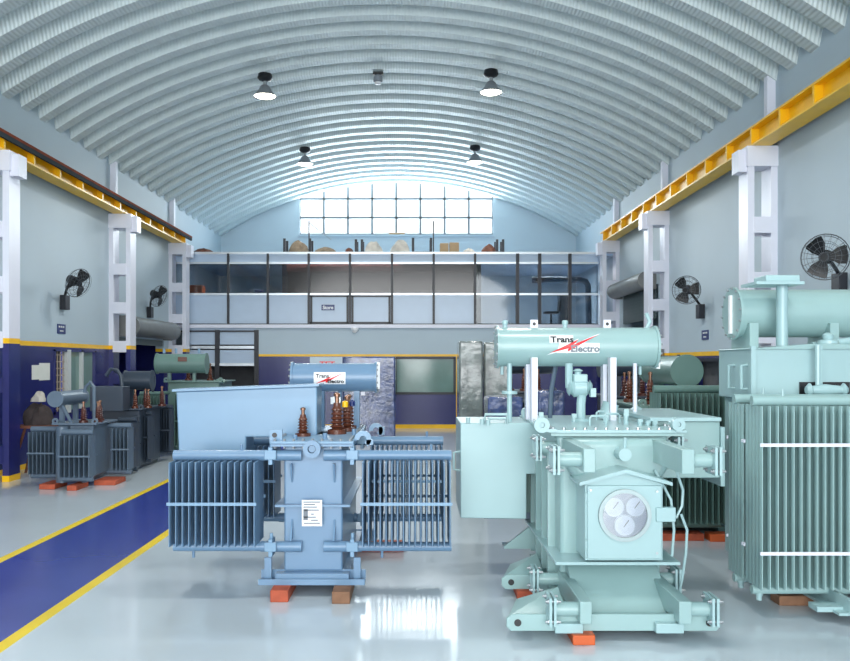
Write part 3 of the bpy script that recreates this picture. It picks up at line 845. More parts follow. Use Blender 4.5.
    cab = part(MB().prism([(cx0, cz0), (cx1, cz0), (cx1, cz1), (cm, cz1+.085), (cx0, cz1)], 'y', cy0, cy1), 'gauge_cabinet', M_greenL, bevel=.005)
    e = .055
    poly = [(cx0-e, cz1-.01), (cm, cz1+.085), (cx1+e, cz1-.01), (cx1+e, cz1+.015), (cm, cz1+.115), (cx0-e, cz1+.015)]
    part(MB().prism(poly, 'y', cy0-.07, cy1), 'cabinet_roof', M_greenL, cab)
    door = part(MB().box(cx0+.015, cx1-.015, cy0-.02, cy0, cz0+.015, cz1-.015), 'door', M_greenL, cab, bevel=.005)
    gc = Vector((X(624.3, 6.48), cy0-.02, Z(515, 6.48))); R = .2
    part(MB().washer(gc+Vector((0, -.015, 0)), (0, 1, 0), R, R-.03, .03, 48), 'window_rim', mat('rim_grey', (150, 166, 168), .3, metal=.3), cab)
    part(MB().cyl(gc+Vector((0, -.004, 0)), gc+Vector((0, -.001, 0)), R-.02, n=48), 'dial_backing', mat('dial_backing', (160, 166, 178), .3), cab)
    for dx, dz, rr in ((-.08, .062, .078), (.082, .064, .078), (0, -.078, .082)):
        c = gc+Vector((dx, -.006, dz))
        gd = part(MB().cyl(c, c+Vector((0, -.008, 0)), rr, n=32), 'gauge', mat('gauge_face', (232, 234, 240), .3, var=.06, nscale=20), cab)
        part(MB().washer(c+Vector((0, -.007, 0)), (0, 1, 0), rr, rr-.006, .01, 32), 'gauge_bezel', M_steel, cab)
        part(MB().obox(c+Vector((.012, -.01, .015)), (.6, 0, .8), (0, 1, 0), (-.8, 0, .6), .032, .002, .003), 'gauge_needle', M_ink, cab)
    part(MB().cyl(gc+Vector((0, -.022, 0)), gc+Vector((0, -.025, 0)), R-.02, n=48), 'window_pane', M_glassd, cab)
    part(MB().box(cx1-.06, cx1+.09, cy0-.035, cy0+.02, .79, .9), 'latch', M_greenL, cab, bevel=.006)
    for zz in (.62, .98): part(MB().cyl((cx0+.005, cy0-.02, zz-.03), (cx0+.005, cy0-.02, zz+.03), .012, n=10), 'hinge', M_greenL, cab)
    for xx, zz in ((cx0+.04, cz1-.05), (cx1-.05, cz0+.06), (cx1-.05, cz1-.06)):
        part(MB().cyl((xx, cy0-.018, zz), (xx, cy0-.026, zz), .01, n=10), 'screw', M_steel, cab)
    # conduits down the right side
    part(MB().tube([P(676, 470, 6.6), P(683, 490, 6.62), P(682, 506, 6.62), P(676, 518, 6.6), P(672, 512, 6.6)], .011), 'conduit', M_greenL)
    part(MB().tube([P(655, 470, 6.7), P(671, 500, 6.6), P(674, 530, 6.6), P(672, 556, 6.6)], .011), 'conduit', M_greenL)
    part(MB().tube([P(681, 514, 6.62), P(687, 530, 6.62), P(686, 552, 6.62), P(682, 580, 6.65), P(678, 596, 6.7)], .011), 'conduit', M_greenL)
    # cable box on the left
    by0, by1 = 7.9, 8.8
    a, b, c = X(460.5, by0), X(539, by0), X(526.5, by0)
    zt, zm, zl = Z(423, by0), Z(474, by0), Z(518, by0)
    cb = part(MB().prism([(a, zt), (a, zl), (c, zl-.01), (c, zm), (b, zm), (b, zt)], 'y', by0, by1), 'cable_box', M_greenL, bevel=.008)
    part(MB().box(a+.25, 1.14, by0+.4, by1-.2, zl-.08, zl+.1), 'box_gland_plate', M_greyT, cb)
    part(MB().box(c-.1, 1.17, by0+.3, by1-.1, zl, zm+.2), 'box_neck', M_greenD, cb)
    part(MB().tube([(a-.0, by0+.05, Z(452, by0)), (a-.06, by0+.05, Z(453, by0)), (a-.06, by0+.05, Z(470, by0)), (a, by0+.05, Z(471, by0))], .012), 'side_handle', M_greenL, cb)
    x = X(496, 7.9); part(MB().tube([(x-.11, 7.9, zt), (x-.1, 7.9, zt+.08), (x+.1, 7.9, zt+.08), (x+.11, 7.9, zt)], .014), 'top_handle', M_greenL, cb)
    x = X(497, 7.8); part(MB().tube([(x-.08, 7.8, zt), (x-.08, 7.8, zt+.05), (x+.08, 7.8, zt+.05), (x+.08, 7.8, zt)], .012), 'top_handle', M_greenL, cb)
    for (px, d) in ((468, 7.9), (482, 7.7), (488, 7.6)):
        part(MB().cyl((X(px, d), d, zt), (X(px, d), d, zt+.05), .02, n=10), 'box_stud', M_greenL, cb)
    # box on the right
    rb = part(MB().box(2.02, X(720, 7.3), 7.3, 8.6, Z(478, 7.3), Z(421, 7.3)), 'bushing_box', G, bevel=.008)
    part(MB().box(2.0, X(718, 7.3), 7.22, 8.7, Z(420.5, 7.3), Z(417, 7.3)), 'box_lid', M_greenL, rb)
    part(MB().box(X(720, 7.3), X(724, 7.3), 7.28, 8.5, Z(486, 7.3), Z(427, 7.3)), 'box_side_flange', M_greenL, rb)
    # conservator on two posts
    yc = 8.2; s = F/yc
    cxa, cxb, cz, r = X(496, yc), X(655, yc), Z(347, yc), .187
    co = conservator(t, cxa, cxb, yc, cz, r, G, off)
    sticker(co, X(571, yc), yc, cz, r, .47, .18, off, True, dv=.03)
    for px in (533.5, 611.5):
        x = X(px, yc-.2); m = MB(); m.box(x-.028, x+.028, yc-.28, yc-.16, 1.46, cz-r*.55)
        part(m, 'conservator_post', M_white)
        m = MB(); m.box(x-.055, x-.02, yc-.1, yc+.02, 1.46, cz-r+.02); part(m, 'conservator_post', M_white)
    for px in (534, 607):
        x = X(px, yc); m = MB(); m.box(x-.035, x+.035, yc-.012, yc+.012, cz+r-.02, cz+r+.075)
        lg = part(m, 'lifting_lug', M_white, co); part(MB().cyl((x, yc-.016, cz+r+.035), (x, yc-.012, cz+r+.035), .016), 'lug_hole', M_black, co)
    for px in (505, 565):
        x = X(px, yc); part(MB().lathe((x, yc, cz+r-.01), (0, 0, 1), [(0, .022), (.04, .022), (.045, .03), (.07, .03), (.08, .02)], 12), 'filler_cap', M_greenL, co)
    m = MB(); m.box(cxb, cxb+.035, yc-.05, yc+.05, cz-.21, cz+.06); part(m, 'oil_gauge', M_dial, co)
    part(MB().tube([(X(646, yc), yc, cz+r-.02), (X(650, yc), yc, cz+r+.06), (X(646, yc), yc, cz+r+.14)], .02), 'breather_pipe', M_greenL, co)
    for px in (502, 640): part(MB().cyl((X(px, yc), yc, cz-r+.02), (X(px, yc), yc, cz-r-.08), .016, n=10), 'drain_cock', M_greenL, co)
    # pipes and relay
    x = X(509.5, 8.1); p = part(MB().cyl((x, 8.1, zt-.01), (x, 8.1, cz-r+.03), .024, n=14), 'oil_pipe', M_greenL)
    part(MB().cyl((x, 8.1, Z(394, 8.1)), (x, 8.1, Z(391, 8.1)), .075, n=18), 'pipe_flange', M_greenL, p)
    x = X(635, 8.1); part(MB().cyl((x, 8.1, 1.46), (x, 8.1, cz-r+.03), .02, n=12), 'oil_pipe', M_white)
    x = X(555, 8.3); part(MB().tube([(X(556, 8.3), 8.3, cz-r+.02), (X(551, 8.3), 8.3, 1.72), (X(550, 8.3), 8.3, 1.46)], .022), 'oil_pipe', M_greyT)
    rc = P(580, 388, 7.95)
    rl = part(MB().lathe(rc+Vector((-.12, 0, .0)), (1, 0, 0), [(0, .045), (.02, .075), (.03, .05), (.06, .085), (.17, .085), (.2, .05), (.21, .075), (.23, .045)], 20), 'buchholz_relay', M_greenL)
    part(MB().box(rc.x-.07, rc.x+.06, rc.y-.07, rc.y+.07, rc.z+.05, rc.z+.13), 'relay_cap', M_greenL, rl, bevel=.012)
    part(MB().lathe(rc+Vector((-.02, 0, .12)), (0, 0, 1), [(0, .03), (.03, .03), (.04, .05), (.06, .02)], 12), 'relay_bell', M_greenL, rl)
    part(MB().box(rc.x+.08, rc.x+.13, rc.y-.1, rc.y-.03, rc.z-.08, rc.z-.0), 'terminal_block', M_greenL, rl)
    part(MB().tube([(X(569, 7.95), 7.95, cz-r+.03), (X(569, 7.95), 7.95, rc.z+.06), rc+Vector((-.1, 0, 0))], .036), 'relay_pipe', M_greenL, rl)
    part(MB().tube([rc+Vector((.02, 0, -.04)), (X(581, 7.9), 7.9, 1.62), (X(581, 7.9), 7.9, 1.46)], .042), 'relay_pipe', M_greenL, rl)
    part(MB().cyl((X(581, 7.9), 7.9, 1.465), (X(581, 7.9), 7.9, 1.485), .085), 'pipe_flange', M_greenL)
build_green()
bar('timber_bearer', X(571, 6.1), X(593, 6.1), 6.02, 6.5, .07, M_orange, 'orange timber bearer under the front skid of the pale green transformer', g)
bar('timber_bearer', X(517, 7.2), X(534, 7.2), 7.18, 7.5, .07, M_wood, 'dark red timber bearer under the rear skid end of the pale green transformer', g)

# ================================================================== T3: wide green transformer at the right edge
def build_wide():
    loc = Vector((3.6, 7.8, 0))
    t = thing('power_transformer', loc, 'tall pale green transformer with wide fin bank and high conservator, cut by the right edge', 'transformer', 'transformers in the hall')
    off = loc; G = M_greenT
    def part(m, name, M=G, par=None, **k): return m.build(name, M, par or t, off, **k)
    ya, yb = 7.4, 8.2; xa, xb = 2.93, 4.7
    part(MB().box(xa+.05, xb, ya+.02, yb-.02, .2, 1.7), 'tank', bevel=.01)
    bx = part(MB().box(xa, xb, ya, yb, 1.68, Z(348, ya)), 'bushing_box', M_greenL, bevel=.008)
    part(MB().prism([(xa-.02, Z(349, ya)), (xb, Z(349, ya)), (xb, Z(345, ya)+.0), (xa+.5, Z(344, ya))], 'y', ya-.03, yb+.03), 'box_lid', G, bx)
    for px in (752, 818.5):
        x = X(px, ya); part(MB().box(x-.02, x+.02, ya-.035, ya+.01, 1.68, Z(346, ya)), 'corner_angle', M_greenL, bx)
    for yy in (7.55, 7.85): part(MB().tube([(xa, yy-.05, 1.77), (xa-.05, yy-.05, 1.77), (xa-.05, yy-.05, 1.98), (xa, yy-.05, 1.98)], .014), 'grab_handle', M_greenL, bx)
    # opening plate with pipework at the bottom of the box
    part(MB().box(X(800, 7.38), X(850, 7.38), ya-.02, ya-.005, Z(395, 7.38), Z(382, 7.38)), 'cable_opening', M_black, bx)
    part(MB().tube([P(818, 392, 7.3), P(818, 382, 7.3), P(818, 345, 7.3)], .022), 'oil_pipe', M_greenL)
    part(MB().lathe(P(806, 390, 7.25), (1, 0, 0), [(0, .03), (.03, .06), (.05, .035), (.16, .05), (.3, .035), (.32, .06), (.35, .03)], 16), 'butterfly_valve', M_greenL)
    part(MB().lathe(P(828, 344, 7.5), (0, 0, 1), [(0, .09), (.03, .09), (.04, .04), (.08, .05), (.1, .02)], 16), 'relief_valve', M_greenL)
    part(MB().cyl(P(812, 346, 7.6), P(850, 341, 7.6), .035), 'oil_pipe', M_greenL)
    # radiators
    for (yc, zz) in ((6.82, 0), (7.2, 0)):
        r = radiator(t, (3.40-off.x, yc-off.y), 1.40, .34, .22, 1.66, 23, G, ties=(.79, .2), tieM=M_white, hr=.04, valves=False, th=.024)
        for xx in (-.64, .64):
            MB().lathe((xx, 0, .19), (0, 0, -1), [(0, .03), (.05, .03), (.06, .022), (.09, .022)], 12).build('drain_plug', M_greenL, r)
        MB().cyl((-.45, 0, 1.7), (-.45, 0, 1.79), .01, n=8).build('vent_plug', M_greenL, r)
    for zz in (1.70, .185):
        part(MB().cyl((4.3, 6.7, zz), (4.3, 7.5, zz), .05), 'header_pipe')
        part(MB().cyl((3.95, 6.82, zz), (4.4, 6.82, zz), .045), 'header_pipe')
    # conservator, saddles, vent pipe
    yc = 8.0; cz, r = Z(313.5, yc), .225
    co = conservator(t, 2.98, 5.2, yc, cz, r, G, off)
    part(MB().box(2.955, 2.98, yc-.02, yc+.02, cz-.19, cz+.17), 'oil_gauge', M_dial, co)
    for px in (752, 832):
        x = X(px, yc-.2); part(MB().box(x-.04, x+.04, yc-.25, yc+.2, Z(347, ya)-.03, cz-.1), 'saddle', G, co)
    x = X(782, 7.6); zt = Z(286, 7.6)
    vp = part(MB().cyl((x, 7.6, Z(347, ya)-.02), (x, 7.6, zt+.01), .05), 'vent_pipe', M_greenL)
    part(MB().box(x-.30, x+.12, 7.42, 7.78, zt, zt+.025), 'vent_flange', M_greenL, vp)
    part(MB().box(x-.2, x+.1, 7.46, 7.74, zt+.025, zt+.085), 'vent_cap', M_greenL, vp, bevel=.01)
    # skids
    for xx in (3.3, 4.25):
        m = MB(); m.box(xx, xx+.03, 6.45, 8.5, .08, .2); m.box(xx-.08, xx+.1, 6.45, 8.5, .08, .1); m.box(xx-.08, xx+.1, 6.9, 8.5, .18, .2)
        m.add([(xx+.03, 6.6, .1), (xx+.03, 7.3, .1), (xx+.03, 7.3, .2), (xx+.45, 7.3, .1)], [(0, 1, 2), (0, 2, 3), (0, 3, 1), (1, 3, 2)])
        part(m, 'skid', M_greenL)
    m = MB(); m.box(3.1, 4.4, 6.55, 6.7, .08, .12); part(m, 'cross_member', M_greenL)
build_wide()
bar('timber_bearer', 3.0, 3.5, 7.0, 7.18, .08, M_woodB, 'brown timber bearer on the floor beneath the wide fin bank', g)

# ================================================================== background transformers
def small_trafo(name_label, loc, tank, H0, H1, M, rads, cons=None, boxes=(), bush=(), pipes=(), extra=None, grp='transformers in the hall', z0=0):
    """tank = (x0,x1,y0,y1) world; loc on the floor"""
    off = Vector(loc)
    t = thing('power_transformer', off, name_label, 'transformer', grp)
    x0, x1, y0, y1 = tank
    def part(m, name, MM=M, par=None, **k): return m.build(name, MM, par or t, off, **k)
    part(MB().box(x0, x1, y0, y1, z0+.08, H1-.03), 'tank', bevel=.02)
    part(MB().box(x0-.07, x1+.07, y0-.07, y1+.07, H1-.03, H1), 'cover', bevel=.005)
    for xx in (x0+.08, x1-.16):
        part(MB().box(xx, xx+.08, y0-.08, y1+.08, z0, z0+.09), 'skid')
    for xx in (x0-.03, x1+.03):
        part(MB().washer((xx, y0-.02, H1+.03), (0, 1, 0), .05, .02, .03, 18), 'lifting_eye')
    for (cx, cy, ln, dp, za, zb, n, rz) in rads:
        radiator(t, (cx-off.x, cy-off.y), ln, dp, za, zb, n, M, rotz=rz, ties=(.5,), valves=False, th=.02)
        # pipes into the tank
        tx = min(max(cx, x0+.05), x1-.05); ty = min(max(cy, y0+.05), y1-.05)
        for zz in (zb+.04, za-.04):
            if abs(tx-cx)+abs(ty-cy) > .05: part(MB().cyl((cx, cy, zz), (tx, ty, zz), .038, n=12), 'header_pipe')
    if cons:
        a, b, yy, zz, r, ax = cons
        co = conservator(t, a, b, yy, zz, r, M, off, endflange=False, axis=ax)
        for k in (.25, .75):
            q = a+(b-a)*k
            bx = (q, yy) if ax == 'x' else (yy, q)
            part(MB().box(bx[0]-.035, bx[0]+.035, bx[1]-.035, bx[1]+.035, H1-.01, zz-r+.03), 'conservator_post')
    for (a, b, c, d, e, f) in boxes: part(MB().box(a, b, c, d, e, f), 'cable_box', bevel=.01)
    for (bx, by, h, r, MM) in bush: bushing(t, Vector((bx, by, H1)), h, r, MM, off)
    for pts, r in pipes: part(MB().tube(pts, r), 'oil_pipe')
    return t, part
M_red2 = mat('red_porcelain', (84, 46, 40), .3, var=.2)
# T4 small grey-blue at left front
t4, part4 = small_trafo('small slate blue transformer with a rating plate, nearest one left of the walkway', (-5.4, 14.0, 0), (-5.78, -5.2, 13.75, 14.6), .1, 1.03, M_greyT,
    [(-5.36, 13.5, .5, .3, .2, .86, 7, 0), (-6.05, 13.9, .44, .34, .2, .88, 7, 0), (-4.95, 14.4, .3, .3, .2, .9, 5, 0)],
    (13.65, 14.75, -5.78, 1.42, .12, 'y'), (), [(-5.4, 13.85, .35, .055, M_red2), (-5.2, 13.95, .35, .055, M_red2), (-5.3, 14.3, .35, .055, M_red2)],
    [([(-5.38, 14.25, 1.02), (-5.38, 14.25, 1.6), (-5.44, 14.25, 1.68), (-5.52, 14.25, 1.6), (-5.54, 14.25, 1.5)], .03), ([(-5.62, 13.9, 1.02), (-5.74, 13.8, 1.34)], .03)], z0=.08)
part4(MB().box(-5.8, -5.62, 13.725, 13.75, .42, .72), 'rating_plate', M_blueL)
part4(MB().cyl((-5.68, 13.7, .08), (-5.68, 13.7, .98), .1), 'corner_column')
for k, (a, b, y, lab) in enumerate(((-5.95, -5.7, 13.45, 'red timber bearer under the left corner of the small slate blue transformer'), (-5.45, -5.3, 13.3, 'red timber bearer under the front of the small slate blue transformer'), (-5.25, -4.9, 13.9, 'red timber bearer under the right side of the small slate blue transformer'))):
    bar('timber_bearer', a, b, y, y+.5, .08, M_wood, lab, g)
# T5 dark slate behind
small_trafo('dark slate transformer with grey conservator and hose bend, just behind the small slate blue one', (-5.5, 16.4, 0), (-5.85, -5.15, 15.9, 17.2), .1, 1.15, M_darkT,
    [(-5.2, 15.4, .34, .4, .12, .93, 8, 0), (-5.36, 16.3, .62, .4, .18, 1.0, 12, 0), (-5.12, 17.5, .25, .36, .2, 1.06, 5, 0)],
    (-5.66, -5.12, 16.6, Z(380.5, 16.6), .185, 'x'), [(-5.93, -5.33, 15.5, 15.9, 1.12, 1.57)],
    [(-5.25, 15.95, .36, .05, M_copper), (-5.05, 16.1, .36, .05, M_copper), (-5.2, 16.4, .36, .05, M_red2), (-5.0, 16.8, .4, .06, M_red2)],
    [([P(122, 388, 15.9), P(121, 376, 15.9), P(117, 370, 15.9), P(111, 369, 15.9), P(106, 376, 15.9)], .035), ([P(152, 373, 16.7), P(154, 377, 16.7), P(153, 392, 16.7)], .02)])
# T6 green at left rear
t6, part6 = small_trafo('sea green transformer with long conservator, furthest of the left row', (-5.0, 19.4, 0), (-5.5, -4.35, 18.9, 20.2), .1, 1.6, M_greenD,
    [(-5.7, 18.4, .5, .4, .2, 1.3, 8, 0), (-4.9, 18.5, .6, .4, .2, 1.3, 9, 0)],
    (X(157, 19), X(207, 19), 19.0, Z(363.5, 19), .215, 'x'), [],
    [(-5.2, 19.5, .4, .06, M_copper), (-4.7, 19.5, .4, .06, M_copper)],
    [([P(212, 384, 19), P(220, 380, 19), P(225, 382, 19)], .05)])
part6(MB().box(X(178, 18.78), X(187, 18.78), 18.76, 18.77, Z(361.5, 18.78), Z(357, 18.78)), 'rating_plate', M_copper)
for px in (164, 176, 199): 
    part6(MB().cyl((X(px, 19), 19.0, Z(353, 19)-.01), (X(px, 19), 19.0, Z(348.5, 19)), .03), 'filler_cap', M_blueL)
# T7 grey green behind the front right ones
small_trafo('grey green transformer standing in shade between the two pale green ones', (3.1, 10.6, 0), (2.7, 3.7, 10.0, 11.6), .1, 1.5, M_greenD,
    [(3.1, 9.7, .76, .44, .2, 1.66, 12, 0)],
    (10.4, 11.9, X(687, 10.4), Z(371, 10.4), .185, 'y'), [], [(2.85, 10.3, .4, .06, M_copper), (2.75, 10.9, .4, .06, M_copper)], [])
bar('timber_bearer', 2.72, 3.25, 9.55, 9.75, .08, M_wood, 'orange timber bearer on the floor below the shaded grey green transformer', g)
bar('timber_bearer', 3.3, 3.6, 9.5, 9.7, .08, M_orange, 'short orange timber bearer beside the wide fin-bank transformer', g)
# T8, T9: dark ones seen beneath the labelled conservator
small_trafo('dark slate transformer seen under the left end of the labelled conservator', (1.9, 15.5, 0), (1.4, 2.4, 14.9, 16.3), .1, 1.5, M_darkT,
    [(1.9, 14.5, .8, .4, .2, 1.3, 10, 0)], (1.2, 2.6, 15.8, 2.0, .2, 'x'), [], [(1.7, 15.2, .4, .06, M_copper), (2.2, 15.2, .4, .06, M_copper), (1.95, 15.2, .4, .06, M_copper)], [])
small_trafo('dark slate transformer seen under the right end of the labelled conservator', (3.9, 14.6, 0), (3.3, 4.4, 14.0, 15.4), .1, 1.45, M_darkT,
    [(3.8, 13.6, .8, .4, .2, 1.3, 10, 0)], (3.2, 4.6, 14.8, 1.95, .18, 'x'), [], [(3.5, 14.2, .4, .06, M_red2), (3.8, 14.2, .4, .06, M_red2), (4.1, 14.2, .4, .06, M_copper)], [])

# ================================================================== wrapped goods and other loose things
def wrapped(name, x0, x1, y0, y1, z0, z1, M, label, cat, group=None, amp=.03):
    m = MB(); n = 6
    rnd = random.Random(hash(label) % 1000)
    o = MB().box(0, x1-x0, 0, y1-y0, 0, z1-z0).build(name, M, bevel=.03, bseg=3)
    o.location = (x0, y0, z0)
    return tag(o, label, cat, group)
d = 13.0
wrapped('wrapped_cabinet', X(459, d), X(483, d), d, d+.7, 0, Z(341, d), M_wrapd, 'tall cabinet in shiny smoky plastic wrap, before the back wall', 'cabinet', 'wrapped goods at the back')
wrapped('wrapped_cabinet', X(484, d+.1), X(510, d+.1), d+.1, d+.7, 0, Z(342, d), M_wrapd, 'second smoky-wrapped cabinet, partly behind the end of the labelled conservator', 'cabinet', 'wrapped goods at the back')
d = 11.6
wrapped('wrapped_crate', X(488, d), X(523, d), d, d+.7, 0, Z(397, d), M_wrap, 'blue white plastic-wrapped crate left of the conservator post', 'crate', 'wrapped goods at the back')
wrapped('wrapped_crate', X(538, d), X(565, d), d, d+.7, 0, Z(391, d), M_wrap, 'blue white plastic-wrapped crate right of the conservator post', 'crate', 'wrapped goods at the back')
d = 21.0
t = thing('wrapped_control_cabinet', (X(365, d), d, 0), 'blue white plastic-wrapped control panel at the back, right of the grey signboard', 'control panel')
MB().box(-.55, .75, 0, .6, 0, Z(356.5, d)).build('body', M_wrap, t, bevel=.04)
MB().box(-.1, .0, -.015, 0, 1.2, 1.9).build('handle_strip', M_white, t)
d = 20.0
t = thing('signboard', (X(326, d), d, 0), 'grey board with red lettering standing behind the blue transformer conservator', 'signboard')
MB().box(-.38, .38, 0, .04, 1.5, Z(357, d)).build('board', M_greyT if False else mat('board_grey', (176, 190, 200), .5), t)
for xx in (-.3, .3): MB().box(xx-.03, xx+.03, .04, .08, 0, 2.1).build('post', M_steel, t)
vs, fs = text_mb('TET', .2, .006)
mxx = max(v.x for v in vs)
MB().add([(-.15+v.x*.36/mxx, -.004, Z(366, d)+v.y*.75) for v in vs], fs).build('lettering', M_red, t, smooth=False)
# dome camera under the mezzanine
t = thing('dome_camera', (X(355, MZ), MZ-.09, zr[4]), 'white dome camera hanging under the mezzanine edge', 'camera')
MB().lathe((0, 0, 0), (0, 0, -1), [(0, .12), (.06, .12), (.061, .1), (.12, .08), (.16, .03)]).build('dome', M_dial, t)
# Store nameplate
t = thing('door_plate', (X(328, MZ), MZ+.015, Z(307.5, MZ)), 'dark blue plate lettered Store on a mezzanine panel', 'sign')
MB().box(-.2, .2, -.02, 0, -.085, .085).build('plate', M_signb, t)
vs, fs = text_mb('Store', .15, .004); mxx = max(v.x for v in vs)
MB().add([(-.16+v.x*.32/mxx, -.024, -.05+v.y) for v in vs], fs).build('lettering', M_sticker, t, smooth=False)

# trestle with sacking beside the left column
t = thing('trestle', (-6.75, 15.2, 0), 'rusty trestle beside the navy column, under a brown bundle', 'trestle')
for a, b in ((-.35, -.3), (.35, .3)):
    for s in (-1, 1): MB().tube([(a, s*.3, 0), (b*.4, s*.22, .85)], .025).build('leg', M_rust, t)
MB().box(-.3, .32, -.3, .3, .85, .9).build('top', M_rust, t)
o = MB().blob((0, 0, 0), .26, .26, .34, 3, .2).build('sack_bundle', mat('brown_sacking', (58, 50, 50), .9, var=.3, nscale=8)); o.location = (-6.72, 15.2, .901)
tag(o, 'brown sacking bundle heaped on the rusty trestle', 'sack')
o = MB().blob((0, 0, 0), .12, .12, .16, 5, .2).build('rag', mat('pale_rag', (176, 172, 164), .8, var=.1)); o.location = (-6.72, 15.2, 1.31)
tag(o, 'pale rag lying on the brown sacking bundle', 'rag')

# goods on the deck of the mezzanine
zd = zr[0]; d = 26.8
def rack(px0, px1, h0, label, tall=None):
    xa, xb = X(px0, d), X(px1, d)
    t = thing('storage_rack', ((xa+xb)/2, d, zd), label, 'rack', 'low storage racks on the deck'); off = t.location
    for xx in (xa, xb):
        for yy in (d, d+.55):
            m = MB(); h = h0
            m.box(xx-.04, xx+.04, yy-.03, yy+.03, zd+.002, zd+h)
            m.build('upright', M_dark, t, off)
    for yy in (d, d+.55):
        MB().box(xa, xb, yy-.015, yy+.015, zd+.12, zd+.17).build('beam', M_dark, t, off)
    if tall:
        MB().box(tall[0]-.02, tall[0]+.02, d+.1, d+.14, zd+.002, zd+tall[1]).build('tall_post', M_dark, t, off)
        if tall[2]: MB().tube([(tall[0], d+.12, zd+tall[1]-.05), (tall[0]+tall[2], d+.12, zd+tall[1]-.6)], .012, 6).build('brace', M_steel, t, off)
rack(284.5, 310, .58, 'dark storage rack on the deck holding the large brown sack', (X(308.6, d), 1.15, .7))
rack(356, 362, .55, 'narrow dark rack upright pair on the deck between brown and white bundles')
rack(413, 431, .6, 'dark storage rack on the deck beside the two cartons', (X(433.5, d), 1.15, 0))
rack(497, 503, .55, 'narrow dark rack upright pair at the end of the deck')
def sack(name, px, rx, h, M, label, cat, seed, ry=.28, grp='bundles stored on the deck'):
    o = MB().blob((0, 0, 0), rx, ry, h, seed, .1).build(name, M); o.location = (X(px, 26.4), 26.4, zd+.003)
    return tag(o, label, cat, grp)
M_canvas = mat('pale_canvas', (206, 200, 190), .85, var=.15, nscale=6)
sack('sack', 298, .33, .42, M_sack, 'large brown sack on the deck in the first rack under the arched window', 'sack', 1)
sack('sack', 326, .38, .24, M_sack, 'flat brown sack on the deck beside the tall thin post', 'sack', 2)
sack('canvas_bundle', 374, .30, .40, M_canvas, 'white and brown canvas bundle on the deck, left of two', 'bundle', 3)
sack('canvas_bundle', 400, .32, .44, M_canvas, 'white canvas bundle on the deck, right of two', 'bundle', 4)
sack('canvas_bundle', 469, .22, .2, M_canvas, 'small pale canvas bundle on the deck right of the cartons', 'bundle', 5)
sack('scrap_heap', 489, .24, .32, M_rust, 'dark rusty scrap heap at the right end of the deck', 'scrap', 6)
sack('sack', 349, .14, .22, M_rust, 'small dark sack on the deck before the narrow rack', 'sack', 8)
sack('scrap_heap', 203, .36, .2, M_rust, 'rusty scrap heap on the deck by the left wall', 'scrap', 9)
for k, (a, b, h) in enumerate(((440, 448.5, .34), (449.5, 459, .36))):
    o = MB().box(0, X(b, 26.2)-X(a, 26.2), 0, .3, 0, h).build('carton', M_carton, bevel=.01); o.location = (X(a, 26.2), 26.15, zd+.003)
    tag(o, ['brown carton on the deck, left one of a touching pair', 'brown carton on the deck, right one of a touching pair'][k], 'carton', 'cartons on the deck')
o = MB().box(0, .6, 0, .07, 0, .07).build('offcut_plank', M_carton); o.location = (X(389, WB), WB-.07, WZ0+.001); tag(o, 'short brown plank lying on the sill of the arched window', 'plank')
# inside the mezzanine
zm = zr[3]
o = MB().box(0, .4, 0, .4, 0, 1.25).build('orange_crate', M_orange, bevel=.02); o.location = (X(191, 26.6), 26.4, zm); tag(o, 'orange crate behind the leftmost mezzanine glass', 'crate')
o = MB().box(0, .25, 0, .3, 0, 1.12).build('blue_bin', M_signb, bevel=.03); o.location = (X(255, 26.7), 26.6, zm); tag(o, 'blue bin behind the left mezzanine glass', 'bin')
t = thing('steel_cabinet', (X(565, 27.5), 27.5, zm), 'grey steel cabinet behind the clear mezzanine glass', 'cabinet')
MB().box(-.17, .17, 0, .4, 0, 1.05).build('body', M_greyT, t, bevel=.01); MB().box(-.15, .15, -.015, 0, .05, 1.0).build('door', M_greyT, t); MB().box(.08, .1, -.04, -.015, .5, .65).build('handle', M_black, t)
t = thing('office_chair', (X(551, 27.2), 27.2, zm), 'black office chair behind the clear mezzanine glass', 'chair')
MB().box(-.22, .22, -.2, .22, .4, .47).build('seat', M_black, t, bevel=.02); MB().prism([(.22, .47), (.27, .47), (.30, .8), (.25, .8)], 'y', -.2, .2).build('backrest', M_black, t, bevel=.015)
MB().cyl((0, 0, .06), (0, 0, .4), .03).build('column', M_black, t)
m = MB()
for i in range(5):
    a = 2*PI*i/5; m.tube([(0, 0, .08), (.26*math.cos(a), .26*math.sin(a), .04)], .02)
m.build('base', M_black, t)
t = thing('duct_pipe', (X(541, 28.5), 28.5, Z(280, 28.5)), 'grey pipe with an elbow crossing the clear mezzanine glass', 'pipe')
MB().tube([(-.3, 0, 0), (1.0, 0, 0), (1.35, 0, 0), (1.5, 0, -.05), (1.58, 0, -.2), (1.6, 0, -1.58)], .1, 14).build('run', M_greyT, t)

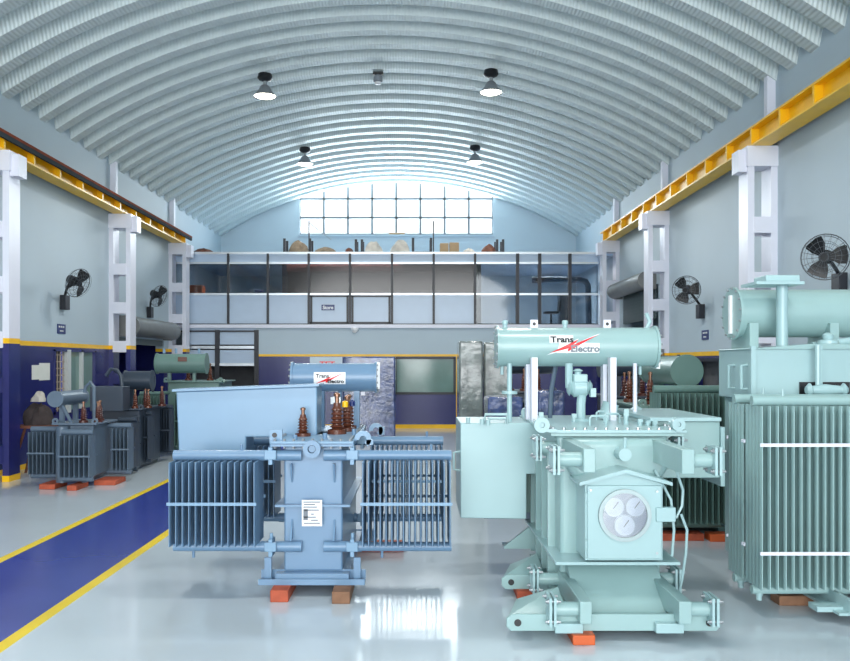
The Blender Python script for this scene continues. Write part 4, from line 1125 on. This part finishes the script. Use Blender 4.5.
# ================================================================== camera, light
cam = bpy.data.cameras.new('camera'); co = bpy.data.objects.new('camera', cam); COL.objects.link(co)
co.location = (0, 0, H); co.rotation_euler = (PI/2, 0, 0)
cam.sensor_width = 36; cam.lens = 36; cam.sensor_fit = 'HORIZONTAL'
cam.shift_x = (425-VX)/850; cam.shift_y = -(330.5-VY)/850
cam.clip_end = 200
scene.camera = co
w = bpy.data.worlds.new('world'); scene.world = w; w.use_nodes = True
bg = w.node_tree.nodes['Background']; bg.inputs[0].default_value = (.95, .985, 1, 1); bg.inputs[1].default_value = 1.6
def area(name, loc, rot, sx, sy, power, col=(1, 1, 1), spread=180):
    l = bpy.data.lights.new(name, 'AREA'); l.shape = 'RECTANGLE'; l.size = sx; l.size_y = sy; l.energy = power; l.color = col; l.spread = math.radians(spread)
    o = bpy.data.objects.new(name, l); COL.objects.link(o); o.location = loc; o.rotation_euler = rot
    return o
# daylight through the open front of the hall (behind the camera) and the arched window
area('front_daylight', (-.6, -16, 4.5), (PI/2, 0, 0), 16, 9, 3000, (.95, .985, 1))
area('arched_window_daylight', ((WX0+WX1)/2, WB+.6, 7.6), (-PI/2, 0, 0), 7.2, 1.6, 650, (.95, .99, 1))
area('office_fill', (-3.5, 27.0, zr[0]-.2), (0, 0, 0), 6, .2, 110)  # unseen fill light, added to lighten the office behind the left glass
area('stair_fill', (3.9, 29.0, zr[0]-.2), (0, 0, 0), 2.5, .2, 90)  # fill light without a fixture, added to lift the dark right bay
# the high-bay lamps (two more rows hang over the camera's end of the hall)
for xx, yy in ((-3.34, 18.9), (1.69, 18.9), (-3.29, 25.4), (1.79, 25.4), (-3.45, 12.8), (1.75, 12.8), (-3.45, 6.2), (1.75, 6.2)):
    l = bpy.data.lights.new('high_bay_light', 'SPOT'); l.energy = 130 if yy > 25 else 340; l.spot_size = math.radians(150); l.spot_blend = .6; l.shadow_soft_size = .25; l.color = (1, .98, .94)
    o = bpy.data.objects.new('high_bay_light', l); COL.objects.link(o); o.location = (xx, yy, arch_z(xx)-.95)
vs_ = scene.view_settings; vs_.view_transform = 'Standard'; vs_.look = 'None'; vs_.exposure = 0.42; vs_.gamma = 1; vs_.use_curve_mapping = False
scene.cycles.use_denoising = True
